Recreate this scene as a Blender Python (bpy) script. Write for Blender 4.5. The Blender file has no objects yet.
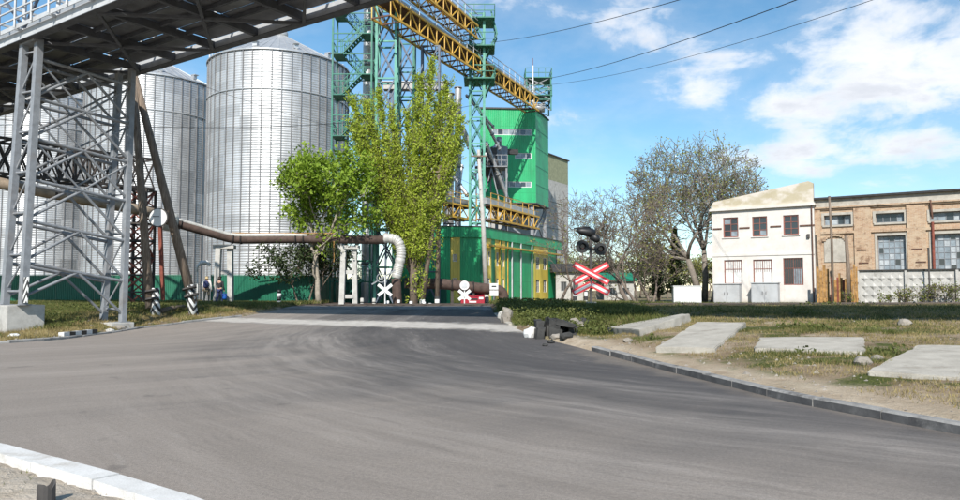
import bpy, bmesh, math, random
import numpy as np
from mathutils import Vector, Matrix, noise as mnoise
from mathutils.geometry import delaunay_2d_cdt

random.seed(7)
rng = np.random.default_rng(7)
R = math.radians
scene = bpy.context.scene

# ------------------------------------------------------------------ camera
F = 720.0            # focal length in photograph pixels (960 wide)
PITCH = R(3.2)
EYE = Vector((0, 0, 1.6))
cam_d = bpy.data.cameras.new('camera')
cam_d.sensor_width = 36
cam_d.lens = 36 * F / 960
cam_d.clip_start = 0.05
cam_d.clip_end = 3000
cam = bpy.data.objects.new('camera', cam_d)
scene.collection.objects.link(cam)
cam.location = EYE
cam.rotation_euler = (R(90) + PITCH, 0, 0)
scene.camera = cam

# ------------------------------------------------------------------ light
SUN_EL = R(38.5)
SUN_AZ = R(-8)        # measured from straight behind the camera, minus = from the left
shadow_dir = Vector((-math.sin(SUN_AZ), math.cos(SUN_AZ), 0))       # the way shadows fall
sun_vec = Vector((-shadow_dir.x * math.cos(SUN_EL), -shadow_dir.y * math.cos(SUN_EL), math.sin(SUN_EL)))
sun_d = bpy.data.lights.new('sun', 'SUN')
sun_d.energy = 4.1
sun_d.angle = R(0.53)
sun_d.color = (1.0, 0.955, 0.88)
sun = bpy.data.objects.new('sun', sun_d)
scene.collection.objects.link(sun)
sun.rotation_euler = sun_vec.to_track_quat('Z', 'Y').to_euler()
sun.location = (0, -30, 60)

scene.view_settings.view_transform = 'Standard'
scene.view_settings.look = 'None'
scene.view_settings.gamma = 1
scene.view_settings.exposure = 0.68
scene.view_settings.use_curve_mapping = False
scene.cycles.max_bounces = 6
scene.cycles.transparent_max_bounces = 8


class NT:
    """small helper for node trees"""
    def __init__(self, tree):
        self.t = tree
        self.n = tree.nodes
        self.l = tree.links

    def new(self, typ, **kw):
        nd = self.n.new(typ)
        for k, v in kw.items():
            setattr(nd, k, v)
        return nd

    def put(self, sock, v):
        if hasattr(v, 'is_output'):
            self.l.new(v, sock)
        else:
            sock.default_value = v

    def math(self, op, a, b=0.0, c=0.0, clamp=False):
        nd = self.new('ShaderNodeMath', operation=op, use_clamp=clamp)
        self.put(nd.inputs[0], a); self.put(nd.inputs[1], b); self.put(nd.inputs[2], c)
        return nd.outputs[0]

    def vmath(self, op, a, b=(0, 0, 0)):
        nd = self.new('ShaderNodeVectorMath', operation=op)
        self.put(nd.inputs[0], a); self.put(nd.inputs[1], b)
        return nd.outputs['Value'] if op in ('LENGTH', 'DOT_PRODUCT', 'DISTANCE') else nd.outputs[0]

    def noise(self, vec, scale=5.0, detail=4.0, rough=0.55, dist=0.0):
        nd = self.new('ShaderNodeTexNoise')
        if vec is not None:
            self.l.new(vec, nd.inputs['Vector'])
        nd.inputs['Scale'].default_value = scale
        nd.inputs['Detail'].default_value = detail
        nd.inputs['Roughness'].default_value = rough
        nd.inputs['Distortion'].default_value = dist
        return nd.outputs['Fac']

    def ramp(self, fac, stops, interp='LINEAR'):
        nd = self.new('ShaderNodeValToRGB')
        cr = nd.color_ramp
        cr.interpolation = interp
        while len(cr.elements) < len(stops):
            cr.elements.new(0.5)
        for e, (p, c) in zip(cr.elements, stops):
            e.position = p
            e.color = c if len(c) == 4 else (*c, 1)
        self.l.new(fac, nd.inputs[0])
        return nd.outputs[0]

    def smooth(self, x, a, b):
        nd = self.new('ShaderNodeMapRange', interpolation_type='SMOOTHSTEP')
        self.put(nd.inputs['Value'], x)
        nd.inputs['From Min'].default_value = a
        nd.inputs['From Max'].default_value = b
        return nd.outputs[0]

    def mix(self, f, a, b, mode='MIX'):
        nd = self.new('ShaderNodeMix', data_type='RGBA', blend_type=mode)
        self.put(nd.inputs[0], f)
        for i, v in ((6, a), (7, b)):
            if not hasattr(v, 'is_output') and len(v) == 3:
                v = (*v, 1)
            self.put(nd.inputs[i], v)
        return nd.outputs[2]

    def sep(self, vec):
        nd = self.new('ShaderNodeSeparateXYZ')
        self.l.new(vec, nd.inputs[0])
        return nd.outputs

    def comb(self, x, y, z):
        nd = self.new('ShaderNodeCombineXYZ')
        self.put(nd.inputs[0], x); self.put(nd.inputs[1], y); self.put(nd.inputs[2], z)
        return nd.outputs[0]


# ------------------------------------------------------------------ sky
def make_world():
    w = bpy.data.worlds.new('World')
    scene.world = w
    w.use_nodes = True
    T = NT(w.node_tree)
    T.n.clear()
    sky = T.new('ShaderNodeTexSky', sky_type='NISHITA')
    sky.sun_disc = False
    sky.sun_elevation = SUN_EL
    sky.sun_rotation = math.pi + SUN_AZ
    sky.altitude = 100
    sky.air_density = 1.0
    sky.dust_density = 0.15
    sky.ozone_density = 3.0
    co = T.new('ShaderNodeTexCoord').outputs['Generated']
    d = T.vmath('NORMALIZE', co)
    x, y, z = T.sep(d)[0:3]
    az = T.math('ARCTAN2', x, y)
    el = T.math('ARCSINE', z)
    # cloud noise on a plane overhead (flattens towards the horizon as real clouds do)
    zz = T.math('ADD', T.math('MAXIMUM', z, 0.0), 0.16)
    pl = T.comb(T.math('DIVIDE', x, zz), T.math('DIVIDE', y, zz), 0.0)
    n_big = T.noise(pl, 1.15, 2, 0.5)
    n_det = T.noise(T.vmath('ADD', pl, (3.1, 7.7, 0.4)), 4.2, 7, 0.62, 0.25)
    n_fine = T.noise(T.comb(T.math('MULTIPLY', az, 1.0), T.math('MULTIPLY', el, 1.7), 0.0), 11.0, 6, 0.6, 0.3)
    cover = T.math('MULTIPLY', T.math('SUBTRACT', n_big, 0.55), 1.3)
    blobs = [  # azimuth, elevation (deg), half sizes (deg), weight : where the cumulus stand
        (31.0, 13.0, 7.0, 5.8, 0.42), (36, 19, 7, 5, .28), (23.0, 13.6, 3.0, 1.4, .40), (17.0, 16.4, 3.8, 1.9, .50),
        (11.5, 20.8, 5.0, 2.6, .42), (3, 22.3, 5, 2, .26), (12.0, 11.2, 2.6, 1.0, .32),
        (21.5, 10.0, 4.5, 1.4, .16), (28.0, 20.0, 5.0, 2.6, .22), (17.5, 14.6, 2.0, 1.2, .28), (-14, 23, 6, 3, .2)]
    tot = cover
    for a, e, wa, we, wt in blobs:
        da = T.math('DIVIDE', T.math('SUBTRACT', az, R(a)), R(wa))
        de = T.math('DIVIDE', T.math('SUBTRACT', el, R(e)), R(we))
        q = T.math('ADD', T.math('MULTIPLY', da, da), T.math('MULTIPLY', de, de))
        g = T.math('MULTIPLY', T.math('POWER', 2.718, T.math('MULTIPLY', q, -0.9)), wt)
        tot = T.math('ADD', tot, g)
    dens = T.math('ADD', tot, T.math('MULTIPLY', T.math('SUBTRACT', T.math('ADD', T.math('MULTIPLY', n_det, .4), T.math('MULTIPLY', n_fine, .6)), 0.5), 1.7))
    mask = T.smooth(dens, 0.06, 0.52)
    thin = T.math('MULTIPLY', T.smooth(dens, -0.25, 0.35), 0.16)
    m = T.math('MAXIMUM', mask, thin)
    m = T.math('MULTIPLY', m, T.smooth(z, 0.0, 0.10))
    shade = T.smooth(T.math('ADD', dens, T.math('MULTIPLY', T.math('SUBTRACT', n_det, .5), 1.2)), 0.2, .9)
    cloud = T.mix(shade, (7.6, 7.8, 8.2), (5.6, 5.9, 6.5))
    hs = T.new('ShaderNodeHueSaturation')
    hs.inputs['Hue'].default_value = .488
    hs.inputs['Saturation'].default_value = 1.14
    hs.inputs['Value'].default_value = 1.18
    T.l.new(sky.outputs[0], hs.inputs['Color'])
    col = T.mix(m, hs.outputs[0], cloud)
    bg = T.new('ShaderNodeBackground')
    bg.inputs['Strength'].default_value = 0.086
    T.l.new(col, bg.inputs['Color'])
    out = T.new('ShaderNodeOutputWorld')
    T.l.new(bg.outputs[0], out.inputs['Surface'])
make_world()

# ------------------------------------------------------------------ object helpers
COL = scene.collection
W = {}


def link(o, M=None, parent=None):
    COL.objects.link(o)
    M = M or Matrix.Identity(4)
    if parent is not None:
        o.parent = parent
        o.matrix_parent_inverse = W[parent.name].inverted()
    o.matrix_basis = M
    W[o.name] = M.copy()
    return o


def tag(o, label=None, cat=None, group=None, kind=None):
    if label: o['label'] = label
    if cat: o['category'] = cat
    if group: o['group'] = group
    if kind: o['kind'] = kind
    return o


def thing(name, label, cat, loc, group=None, rz=0.0):
    o = bpy.data.objects.new(name, None)
    o.empty_display_size = 0.3
    link(o, Matrix.Translation(Vector(loc)) @ Matrix.Rotation(rz, 4, 'Z'))
    return tag(o, label, cat, group)


def frame(zdir, xhint=None):
    z = Vector(zdir).normalized()
    h = Vector(xhint) if xhint is not None else (Vector((0, 0, 1)) if abs(z.z) < .95 else Vector((1, 0, 0)))
    x = h.cross(z)
    if x.length < 1e-6:
        x = Vector((1, 0, 0)).cross(z)
    x.normalize()
    y = z.cross(x)
    return x, y, z


_unit = {}


def unit_mesh(kind, mat, n=8):
    key = (kind, mat.name, n)
    if key in _unit:
        return _unit[key]
    bm = bmesh.new()
    if kind == 'box':
        bmesh.ops.create_cube(bm, size=1.0)
    elif kind == 'tube':
        bmesh.ops.create_cone(bm, cap_ends=True, segments=n, radius1=.5, radius2=.5, depth=1.0)
        for f in bm.faces:
            f.smooth = len(f.verts) == 4
    me = bpy.data.meshes.new(kind + '_' + mat.name)
    bm.to_mesh(me); bm.free()
    me.materials.append(mat)
    _unit[key] = me
    return me


def bar(name, p, q, w, h, mat, parent=None, up=None, tube=False, n=8):
    """one straight member from p to q; w across, h along `up`"""
    p, q = Vector(p), Vector(q)
    x, y, z = frame(q - p, up)
    L = (q - p).length
    M = Matrix(((x.x * w, y.x * h, z.x * L, 0), (x.y * w, y.y * h, z.y * L, 0), (x.z * w, y.z * h, z.z * L, 0), (0, 0, 0, 1)))
    M.translation = (p + q) / 2
    o = bpy.data.objects.new(name, unit_mesh('tube' if tube else 'box', mat, n))
    return link(o, M, parent)


def rod(name, p, q, d, mat, parent=None, n=8):
    return bar(name, p, q, d, d, mat, parent, tube=True, n=n)


def box(name, c, size, mat, parent=None, ax=None):
    """box centred at c; ax = direction of its x side in plan"""
    a = Vector((ax[0], ax[1], 0)).normalized() if ax is not None else Vector((1, 0, 0))
    b = Vector((-a.y, a.x, 0))
    M = Matrix(((a.x * size[0], b.x * size[1], 0, c[0]), (a.y * size[0], b.y * size[1], 0, c[1]), (0, 0, size[2], c[2]), (0, 0, 0, 1)))
    return link(bpy.data.objects.new(name, unit_mesh('box', mat)), M, parent)


class MB:
    def __init__(self):
        self.v = []; self.f = []; self.sm = []

    def add(self, vs, fs, smooth=False):
        o = len(self.v)
        self.v.extend([tuple(v) for v in vs])
        self.f.extend([tuple(i + o for i in f) for f in fs])
        self.sm.extend([smooth] * len(fs))
        return self

    def bar(self, p, q, w, h=None, up=None):
        h = h or w
        p, q = Vector(p), Vector(q)
        x, y, z = frame(q - p, up)
        c = [(-.5, -.5), (.5, -.5), (.5, .5), (-.5, .5)]
        vs = [p + x * (a * w) + y * (b * h) for a, b in c] + [q + x * (a * w) + y * (b * h) for a, b in c]
        return self.add(vs, [(3, 2, 1, 0), (4, 5, 6, 7), (0, 1, 5, 4), (1, 2, 6, 5), (2, 3, 7, 6), (3, 0, 4, 7)])

    def box(self, c, s):
        x, y, z = c; a, b, d = s[0] / 2, s[1] / 2, s[2] / 2
        vs = [(x - a, y - b, z - d), (x + a, y - b, z - d), (x + a, y + b, z - d), (x - a, y + b, z - d),
              (x - a, y - b, z + d), (x + a, y - b, z + d), (x + a, y + b, z + d), (x - a, y + b, z + d)]
        return self.add(vs, [(3, 2, 1, 0), (4, 5, 6, 7), (0, 1, 5, 4), (1, 2, 6, 5), (2, 3, 7, 6), (3, 0, 4, 7)])

    def tube(self, pts, rad, n=8, cap=True):
        pts = [Vector(p) for p in pts]
        if not hasattr(rad, '__len__'):
            rad = [rad] * len(pts)
        rings = []
        px = None
        for i, p in enumerate(pts):
            d = (pts[min(i + 1, len(pts) - 1)] - pts[max(i - 1, 0)])
            if d.length < 1e-9: d = Vector((0, 0, 1))
            d.normalize()
            if px is None:
                px = frame(d)[0]
            px = (px - d * px.dot(d))
            if px.length < 1e-6: px = frame(d)[0]
            px.normalize()
            py = d.cross(px)
            rings.append([p + (px * math.cos(2 * math.pi * k / n) + py * math.sin(2 * math.pi * k / n)) * rad[i] for k in range(n)])
        vs = [v for r in rings for v in r]
        fs = []
        for i in range(len(pts) - 1):
            for k in range(n):
                fs.append((i * n + k, i * n + (k + 1) % n, (i + 1) * n + (k + 1) % n, (i + 1) * n + k))
        self.add(vs, fs, True)
        if cap:
            o = len(self.v) - len(vs)
            self.f.append(tuple(o + k for k in reversed(range(n)))); self.sm.append(False)
            self.f.append(tuple(o + len(vs) - n + k for k in range(n))); self.sm.append(False)
        return self

    def prism(self, poly, z0, z1):
        n = len(poly)
        vs = [(p[0], p[1], z0) for p in poly] + [(p[0], p[1], z1) for p in poly]
        fs = [tuple(reversed(range(n))), tuple(range(n, 2 * n))] + [(i, (i + 1) % n, n + (i + 1) % n, n + i) for i in range(n)]
        return self.add(vs, fs)

    def mesh(self, name, mat):
        me = bpy.data.meshes.new(name)
        me.from_pydata(self.v, [], self.f)
        if any(self.sm):
            me.polygons.foreach_set('use_smooth', self.sm)
        me.materials.append(mat)
        me.update()
        return me

    def build(self, name, mat, parent=None, M=None, bevel=0):
        me = self.mesh(name, mat)
        if bevel:
            bm = bmesh.new(); bm.from_mesh(me)
            bmesh.ops.bevel(bm, geom=bm.edges[:], offset=bevel, segments=2, affect='EDGES', profile=.6)
            bm.to_mesh(me); bm.free()
        return link(bpy.data.objects.new(name, me), M, parent)


# ------------------------------------------------------------------ directions of the place
DT = Vector((.829, -.559, 0))      # along the railway / gallery, towards the right and the camera
DN = Vector((.559, .829, 0))       # across it, away from the camera


def TS(t, s, z):
    return Vector((t * DT.x + s * DN.x, t * DT.y + s * DN.y, z))


def ray(px, py):
    x = (px - 480) / F; c = (250 - py) / F
    return Vector((x, math.cos(PITCH) - c * math.sin(PITCH), math.sin(PITCH) + c * math.cos(PITCH)))


def P(px, py, Y):
    r = ray(px, py)
    return EYE + r * (Y / r.y)


# ------------------------------------------------------------------ terrain functions (numpy)
ROAD = [(30, -6), (14, 0.6), (9, 3.2), (6.5, 6.1), (5.35, 8.0), (4.93, 9.1), (4.45, 10.4), (4.0, 12.9), (3.5, 15.4), (2.5, 18.8),
        (1.75, 21), (1.1, 24), (.75, 26.5), (.55, 30), (.5, 36), (.5, 46), (.2, 70), (-8.5, 70), (-10, 46), (-10.5, 39), (-11.2, 34),
        (-12.7, 31.3), (-13.6, 28.8), (-13.8, 26), (-13.6, 23.6), (-14.4, 21.6), (-17, 20.4), (-26, 19), (-60, 18),
        (-60, 13.5), (-26, 12.6), (-14, 11.0), (-9, 9.4), (-4.8, 7.2), (-2.3, 5.5), (0, 3.5), (2.6, 0), (6, -6), (12, -12), (30, -18)]
RP = np.array(ROAD, float)


def road_dist(x, y):
    """signed distance to the road outline, negative inside"""
    x = np.asarray(x, float); y = np.asarray(y, float)
    best = np.full(x.shape, 1e9)
    inside = np.zeros(x.shape, bool)
    n = len(RP)
    for i in range(n):
        ax, ay = RP[i]; bx, by = RP[(i + 1) % n]
        ex, ey = bx - ax, by - ay
        k = np.clip(((x - ax) * ex + (y - ay) * ey) / (ex * ex + ey * ey), 0, 1)
        d = np.hypot(x - ax - k * ex, y - ay - k * ey)
        best = np.minimum(best, d)
        c = ((ay > y) != (by > y)) & (x < (bx - ax) * (y - ay) / (by - ay + 1e-12) + ax)
        inside ^= c
    return np.where(inside, -best, best)


def st(x, y):
    return x * DN.x + y * DN.y, x * DT.x + y * DT.y


def track_z(t):
    return np.clip(.75 + .3 * (t + 25.4) / 24.4, .7, 1.12)


def road_z(x, y):
    s, t = st(np.asarray(x, float), np.asarray(y, float))
    zt = track_z(t)
    up = np.clip((s - 14.5) / 12.5, 0, 1)
    up = up * (0.65 + .35 * up)
    far = np.clip((s - 35) / 5, 0, 1)
    return zt * up * (1 - far) + .58 * far


def sstep(v):
    v = np.clip(v, 0, 1)
    return v * v * (3 - 2 * v)


def wob(x, y, k=1.0, ph=0.0):
    return (np.sin(x * 1.7 * k + 1.3 * np.sin(y * .9 * k + ph)) + np.sin(y * 2.1 * k + 1.7 * np.sin(x * .8 * k + ph + 1)) +
            .6 * np.sin((x + y) * 3.3 * k + 2 * np.sin((x - y) * 1.1 * k + ph))) / 2.6


def ground_z(x, y):
    x = np.asarray(x, float); y = np.asarray(y, float)
    s, t = st(x, y)
    d = road_dist(x, y)
    rz = road_z(x, y)
    zt = track_z(t)
    right = np.interp(s, [-40, 4, 9, 12, 16, 21, 26.6, 35, 40, 48], [.1, .14, .2, .27, .40, .60, 2, 2, .62, .6])
    right = np.where((s > 21) & (s < 35), .60 + (zt - .60) * sstep((s - 21) / 5.6), right)
    right = np.where((s >= 35) & (s < 40), .6 + (zt - .6) * (1 - sstep((s - 35) / 5)), right)
    left = np.interp(s, [-40, 8, 11.4, 13.2, 16, 20, 26, 32, 40], [.1, .1, .1, .42, .62, .74, .76, .7, .6])
    zb = np.where(x > -4, right, left)
    zb = np.where((x < 0) & (y < 13), .13, zb)
    bl = sstep(d / 2.6)
    z = rz * (1 - bl) + zb * bl
    z = z + .09 * sstep((d - .08) / .3) * (1 - bl)
    # ditch with the culvert
    z = z - .5 * np.exp(-(((x - 3.9) / 1.2) ** 2 + ((y - 22.6) / 2.0) ** 2)) * sstep(d / .5)
    amp = .024 * sstep((d - .5) / 1.5) * (np.abs(y) < 70)
    z = z + amp * wob(x, y) + amp * .5 * wob(x, y, 2.7, 2.0)
    z = np.where(d < .1, rz - .10 - .1 * sstep(-d), z)
    return z


def gz(x, y):
    return float(ground_z(np.array([x]), np.array([y]))[0])


def G(px, py):
    """point of the ground that the photograph shows at that pixel"""
    r = ray(px, py)
    Y = np.arange(3, 120, .05)
    x = EYE.x + r.x / r.y * Y; z = EYE.z + r.z / r.y * Y
    g = np.maximum(ground_z(x, Y), np.where(road_dist(x, Y) < 0, road_z(x, Y), -9))
    hit = np.nonzero(z <= g)[0]
    i = hit[0] if len(hit) else len(Y) - 1
    return Vector((x[i], Y[i], g[i]))


# ------------------------------------------------------------------ materials
MATS = {}


def material(name, build=None, color=(.5, .5, .5), rough=.7, metal=0.0, var=.0, vscale=3.0, bump=.0, bscale=20.0, spec=.5, dirt=None, dscale=.8, damt=.5):
    m = bpy.data.materials.new(name)
    m.use_nodes = True
    T = NT(m.node_tree)
    b = T.n['Principled BSDF']
    b.inputs['Roughness'].default_value = rough
    b.inputs['Metallic'].default_value = metal
    b.inputs['Specular IOR Level'].default_value = spec
    geo = T.new('ShaderNodeNewGeometry').outputs['Position']
    if build:
        build(T, b, geo)
    else:
        c = (*color, 1)
        if var:
            f = T.noise(geo, vscale, 5, .6)
            lo = tuple(max(0, v * (1 - var)) for v in color); hi = tuple(min(1, v * (1 + var)) for v in color)
            c = T.ramp(f, [(.3, lo), (.7, hi)])
        if dirt:
            f2 = T.smooth(T.noise(geo, dscale, 6, .65), .5, .72)
            c = T.mix(T.math('MULTIPLY', f2, damt), c, dirt)
        T.put(b.inputs['Base Color'], c)
        if bump:
            bn = T.new('ShaderNodeBump')
            bn.inputs['Strength'].default_value = bump
            bn.inputs['Distance'].default_value = .02
            T.l.new(T.noise(geo, bscale, 5, .6), bn.inputs['Height'])
            T.l.new(bn.outputs[0], b.inputs['Normal'])
    MATS[name] = m
    return m


def bump_to(T, b, h, strength, dist=.02):
    bn = T.new('ShaderNodeBump')
    bn.inputs['Strength'].default_value = strength
    bn.inputs['Distance'].default_value = dist
    T.l.new(h, bn.inputs['Height'])
    T.l.new(bn.outputs[0], b.inputs['Normal'])


def m_asphalt(T, b, geo):
    gx, gy, gzz = T.sep(geo)[0:3]
    wv = T.noise(geo, .3, 3, .5)
    def sweep(cx, cy, off):
        """wheel and roller marks bending round a corner"""
        x = T.math('SUBTRACT', gx, cx); y = T.math('SUBTRACT', gy, cy)
        r = T.math('SQRT', T.math('ADD', T.math('MULTIPLY', x, x), T.math('MULTIPLY', y, y)))
        a = T.math('ARCTAN2', y, T.math('MULTIPLY', x, 1.0 if cx < 0 else -1.0))
        rr = T.math('ADD', r, T.math('MULTIPLY', wv, .9))
        arc = T.comb(rr, T.math('MULTIPLY', a, 2.2), off)
        return r, T.noise(arc, .9, 4, .6), T.noise(arc, 3.6, 5, .72), T.noise(arc, 12.0, 3, .7)
    r, s1, f1, h1 = sweep(17.0, 27.0, 0.0)
    r2, s2, f2, h2 = sweep(-24.0, 37.0, 5.0)
    left = T.smooth(T.math('ADD', T.math('SUBTRACT', gx, T.math('MULTIPLY', gy, -.18)), T.math('MULTIPLY', wv, 4.0)), 1.0, -3.5)
    mixv = lambda p, q: T.math('ADD', T.math('MULTIPLY', p, T.math('SUBTRACT', 1.0, left)), T.math('MULTIPLY', q, left))
    streak, fine, hair = mixv(s1, s2), mixv(f1, f2), mixv(h1, h2)
    patch = T.noise(geo, .22, 4, .55, .6)
    fresh = T.smooth(T.math('ADD', r, T.math('MULTIPLY', T.math('SUBTRACT', s1, .5), 9.0)), 25.5, 18.5)
    dust = T.smooth(T.math('ADD', r, T.math('ADD', T.math('MULTIPLY', patch, 5.0), T.math('MULTIPLY', T.math('SUBTRACT', s2, .5), 8.0))), 23.0, 31.0)
    v = T.math('ADD', T.math('MULTIPLY', streak, .46), T.math('ADD', T.math('MULTIPLY', fine, .32), T.math('MULTIPLY', patch, .22)))
    base = T.ramp(v, [(.38, (.096, .088, .083)), (.5, (.160, .145, .134)), (.62, (.250, .226, .207))])
    c = T.mix(T.math('MULTIPLY', fresh, .80), base, (.058, .054, .055))
    c = T.mix(T.math('MULTIPLY', dust, .6), c, (.30, .255, .215))
    # pale dusty hairlines left by wheels, darker rubber between them
    c = T.mix(T.math('MULTIPLY', T.smooth(hair, .56, .68), T.math('MULTIPLY', T.smooth(streak, .42, .6), .38)), c, (.30, .275, .25))
    c = T.mix(T.math('MULTIPLY', T.smooth(hair, .46, .34), .12), c, (.05, .047, .045))
    sp = T.noise(geo, 1.3, 3, .5)
    c = T.mix(T.math('MULTIPLY', T.smooth(sp, .66, .74), .3), c, (.035, .033, .033))
    edge = T.math('ADD', T.math('ADD', gx, T.math('MULTIPLY', gy, .295)), T.math('MULTIPLY', T.math('SUBTRACT', sp, .5), 1.4))
    c = T.mix(T.math('MULTIPLY', T.math('MULTIPLY', T.smooth(edge, 7.2, 7.9), T.smooth(gy, 20.0, 17.0)), .4), c, (.27, .23, .185))
    grit = T.noise(geo, 110.0, 3, .75)
    mid = T.noise(geo, 26.0, 3, .7)
    c = T.mix(.8, c, T.ramp(grit, [(.32, (.45, .45, .45)), (.68, (1.55, 1.55, 1.55))]), 'MULTIPLY')
    c = T.mix(.45, c, T.ramp(mid, [(.3, (.6, .6, .6)), (.7, (1.4, 1.4, 1.4))]), 'MULTIPLY')
    T.put(b.inputs['Base Color'], c)
    b.inputs['Roughness'].default_value = .85
    b.inputs['Specular IOR Level'].default_value = .35
    bump_to(T, b, T.math('ADD', grit, T.math('MULTIPLY', mid, .6)), .5, .014)


def m_concrete(lo, hi, stain=(.16, .145, .12), amt=.55, scale=1.0):
    def f(T, b, geo):
        n = T.noise(geo, 2.3 * scale, 7, .65)
        c = T.ramp(n, [(.3, lo), (.7, hi)])
        g = T.noise(geo, 45 * scale, 4, .7)
        c = T.mix(.35, c, T.ramp(g, [(.3, (.6, .6, .6)), (.7, (1.35, 1.35, 1.35))]), 'MULTIPLY')
        f2 = T.smooth(T.noise(T.vmath('ADD', geo, (4, 8, 2)), 1.1 * scale, 7, .7), .52, .7)
        c = T.mix(T.math('MULTIPLY', f2, amt), c, stain)
        T.put(b.inputs['Base Color'], c)
        b.inputs['Roughness'].default_value = .92
        b.inputs['Specular IOR Level'].default_value = .25
        bump_to(T, b, T.math('ADD', g, T.math('MULTIPLY', n, 2)), .45, .012)
    return f


def feather(inner, s_mid, s_half, soft):
    def f(T, b, geo):
        inner(T, b, geo)
        x, y, z = T.sep(geo)[0:3]
        s = T.math('ADD', T.math('MULTIPLY', x, DN.x), T.math('MULTIPLY', y, DN.y))
        d = T.math('SUBTRACT', s_half, T.math('ABSOLUTE', T.math('SUBTRACT', s, s_mid)))
        n = T.noise(geo, 1.6, 6, .7); n2 = T.noise(geo, .35, 3, .5)
        k = T.smooth(T.math('ADD', d, T.math('ADD', T.math('MULTIPLY', T.math('SUBTRACT', n, .62), soft * 1.6), T.math('MULTIPLY', T.math('SUBTRACT', n2, .5), soft * 1.2))), 0.0, soft)
        tr = T.new('ShaderNodeBsdfTransparent'); ms = T.new('ShaderNodeMixShader')
        T.l.new(k, ms.inputs[0]); T.l.new(tr.outputs[0], ms.inputs[1]); T.l.new(b.outputs[0], ms.inputs[2])
        T.l.new(ms.outputs[0], T.n['Material Output'].inputs['Surface'])
    return f


def m_ground(T, b, geo):
    n1 = T.noise(geo, .55, 5, .6, .4)
    n2 = T.noise(T.vmath('ADD', geo, (13, 5, 0)), 1.9, 6, .65)
    n3 = T.noise(geo, 22.0, 5, .7)
    dirt = T.ramp(n2, [(.3, (.16, .118, .075)), (.5, (.28, .215, .145)), (.7, (.42, .35, .265))])
    grass = T.ramp(n3, [(.3, (.030, .042, .012)), (.55, (.085, .100, .028)), (.75, (.20, .175, .07))])
    f = T.smooth(T.math('ADD', n1, T.math('MULTIPLY', T.math('SUBTRACT', n2, .5), .5)), .46, .60)
    x, y, z = T.sep(geo)[0:3]
    c = T.mix(f, dirt, grass)
    # bare sandy ground beside the near pavement
    sand = T.ramp(T.noise(geo, 6.0, 5, .65), [(.3, (.38, .32, .25)), (.7, (.56, .49, .405))])
    near = T.math('MULTIPLY', T.smooth(y, 15.0, 13.0), T.smooth(x, 1.0, -0.5))
    c = T.mix(near, c, sand)
    # trodden sandy verge right behind the kerb
    ex = T.math('ADD', x, T.math('MULTIPLY', y, .295))
    verge = T.math('MULTIPLY', T.smooth(T.math('ADD', ex, T.math('MULTIPLY', T.math('SUBTRACT', n2, .5), 1.0)), 9.1, 8.5), T.math('MULTIPLY', T.smooth(y, 22.0, 20.0), T.smooth(x, 0.0, 2.0)))
    c = T.mix(T.math('MULTIPLY', verge, .9), c, T.ramp(n2, [(.3, (.33, .26, .185)), (.7, (.50, .42, .325))]))
    # cinders on the railway
    s = T.math('ADD', T.math('MULTIPLY', x, DN.x), T.math('MULTIPLY', y, DN.y))
    rail = T.math('MULTIPLY', T.smooth(s, 27.6, 28.4), T.smooth(s, 37.0, 36.0))
    c = T.mix(T.math('MULTIPLY', rail, .75), c, T.ramp(n3, [(.3, (.03, .032, .014)), (.7, (.085, .078, .045))]))
    T.put(b.inputs['Base Color'], c)
    b.inputs['Roughness'].default_value = .95
    b.inputs['Specular IOR Level'].default_value = .1
    bump_to(T, b, T.math('ADD', n3, T.math('MULTIPLY', n2, 2.0)), .7, .06)


def m_silo(T, b, geo):
    uv = T.new('ShaderNodeUVMap').outputs[0]
    u, v, _ = T.sep(uv)[0:3]
    cell = T.comb(T.math('FLOOR', u), T.math('FLOOR', v), 0.0)
    wn = T.new('ShaderNodeTexWhiteNoise', noise_dimensions='2D')
    T.l.new(cell, wn.inputs['Vector'])
    st_ = T.noise(T.comb(T.math('MULTIPLY', u, 3.0), T.math('MULTIPLY', v, .22), 0.0), 1.4, 5, .6)
    big = T.noise(geo, .25, 4, .5)
    c = T.ramp(T.math('ADD', T.math('MULTIPLY', st_, .45), T.math('ADD', T.math('MULTIPLY', big, .3), T.math('MULTIPLY', wn.outputs[0], .34))),
               [(.3, (.33, .335, .34)), (.52, (.47, .475, .48)), (.72, (.58, .585, .59))])
    # lap joints between sheets
    fv = T.math('FRACT', v)
    lap = T.smooth(fv, .04, .0)
    c = T.mix(T.math('MULTIPLY', lap, .3), c, (.2, .205, .21))
    T.put(b.inputs['Base Color'], c)
    b.inputs['Metallic'].default_value = .6
    b.inputs['Roughness'].default_value = .47


def m_plaster(T, b, geo):
    x, y, z = T.sep(geo)[0:3]
    n = T.noise(geo, 1.4, 6, .65)
    c = T.ramp(n, [(.3, (.55, .51, .47)), (.6, (.63, .60, .565))])
    run = T.noise(T.vmath('MULTIPLY', geo, (2.0, 2.0, .25)), 1.5, 5, .6)
    c = T.mix(T.math('MULTIPLY', T.smooth(run, .54, .74), .45), c, (.40, .35, .29))
    low = T.smooth(T.math('ADD', z, T.math('MULTIPLY', n, .6)), 1.5, .8)
    c = T.mix(T.math('MULTIPLY', low, .75), c, (.30, .265, .215))
    lich = T.math('MULTIPLY', T.smooth(z, 7.35, 7.75), T.smooth(T.noise(T.vmath('MULTIPLY', geo, (1, 1, 1.6)), .9, 5, .6), .38, .6))
    c = T.mix(T.math('MULTIPLY', T.smooth(z, 7.3, 7.5), .45), c, (.50, .44, .35))
    c = T.mix(T.math('MULTIPLY', lich, .55), c, (.30, .245, .10))
    T.put(b.inputs['Base Color'], c)
    b.inputs['Roughness'].default_value = .9
    bump_to(T, b, T.noise(geo, 9, 5, .6), .25)


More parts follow.
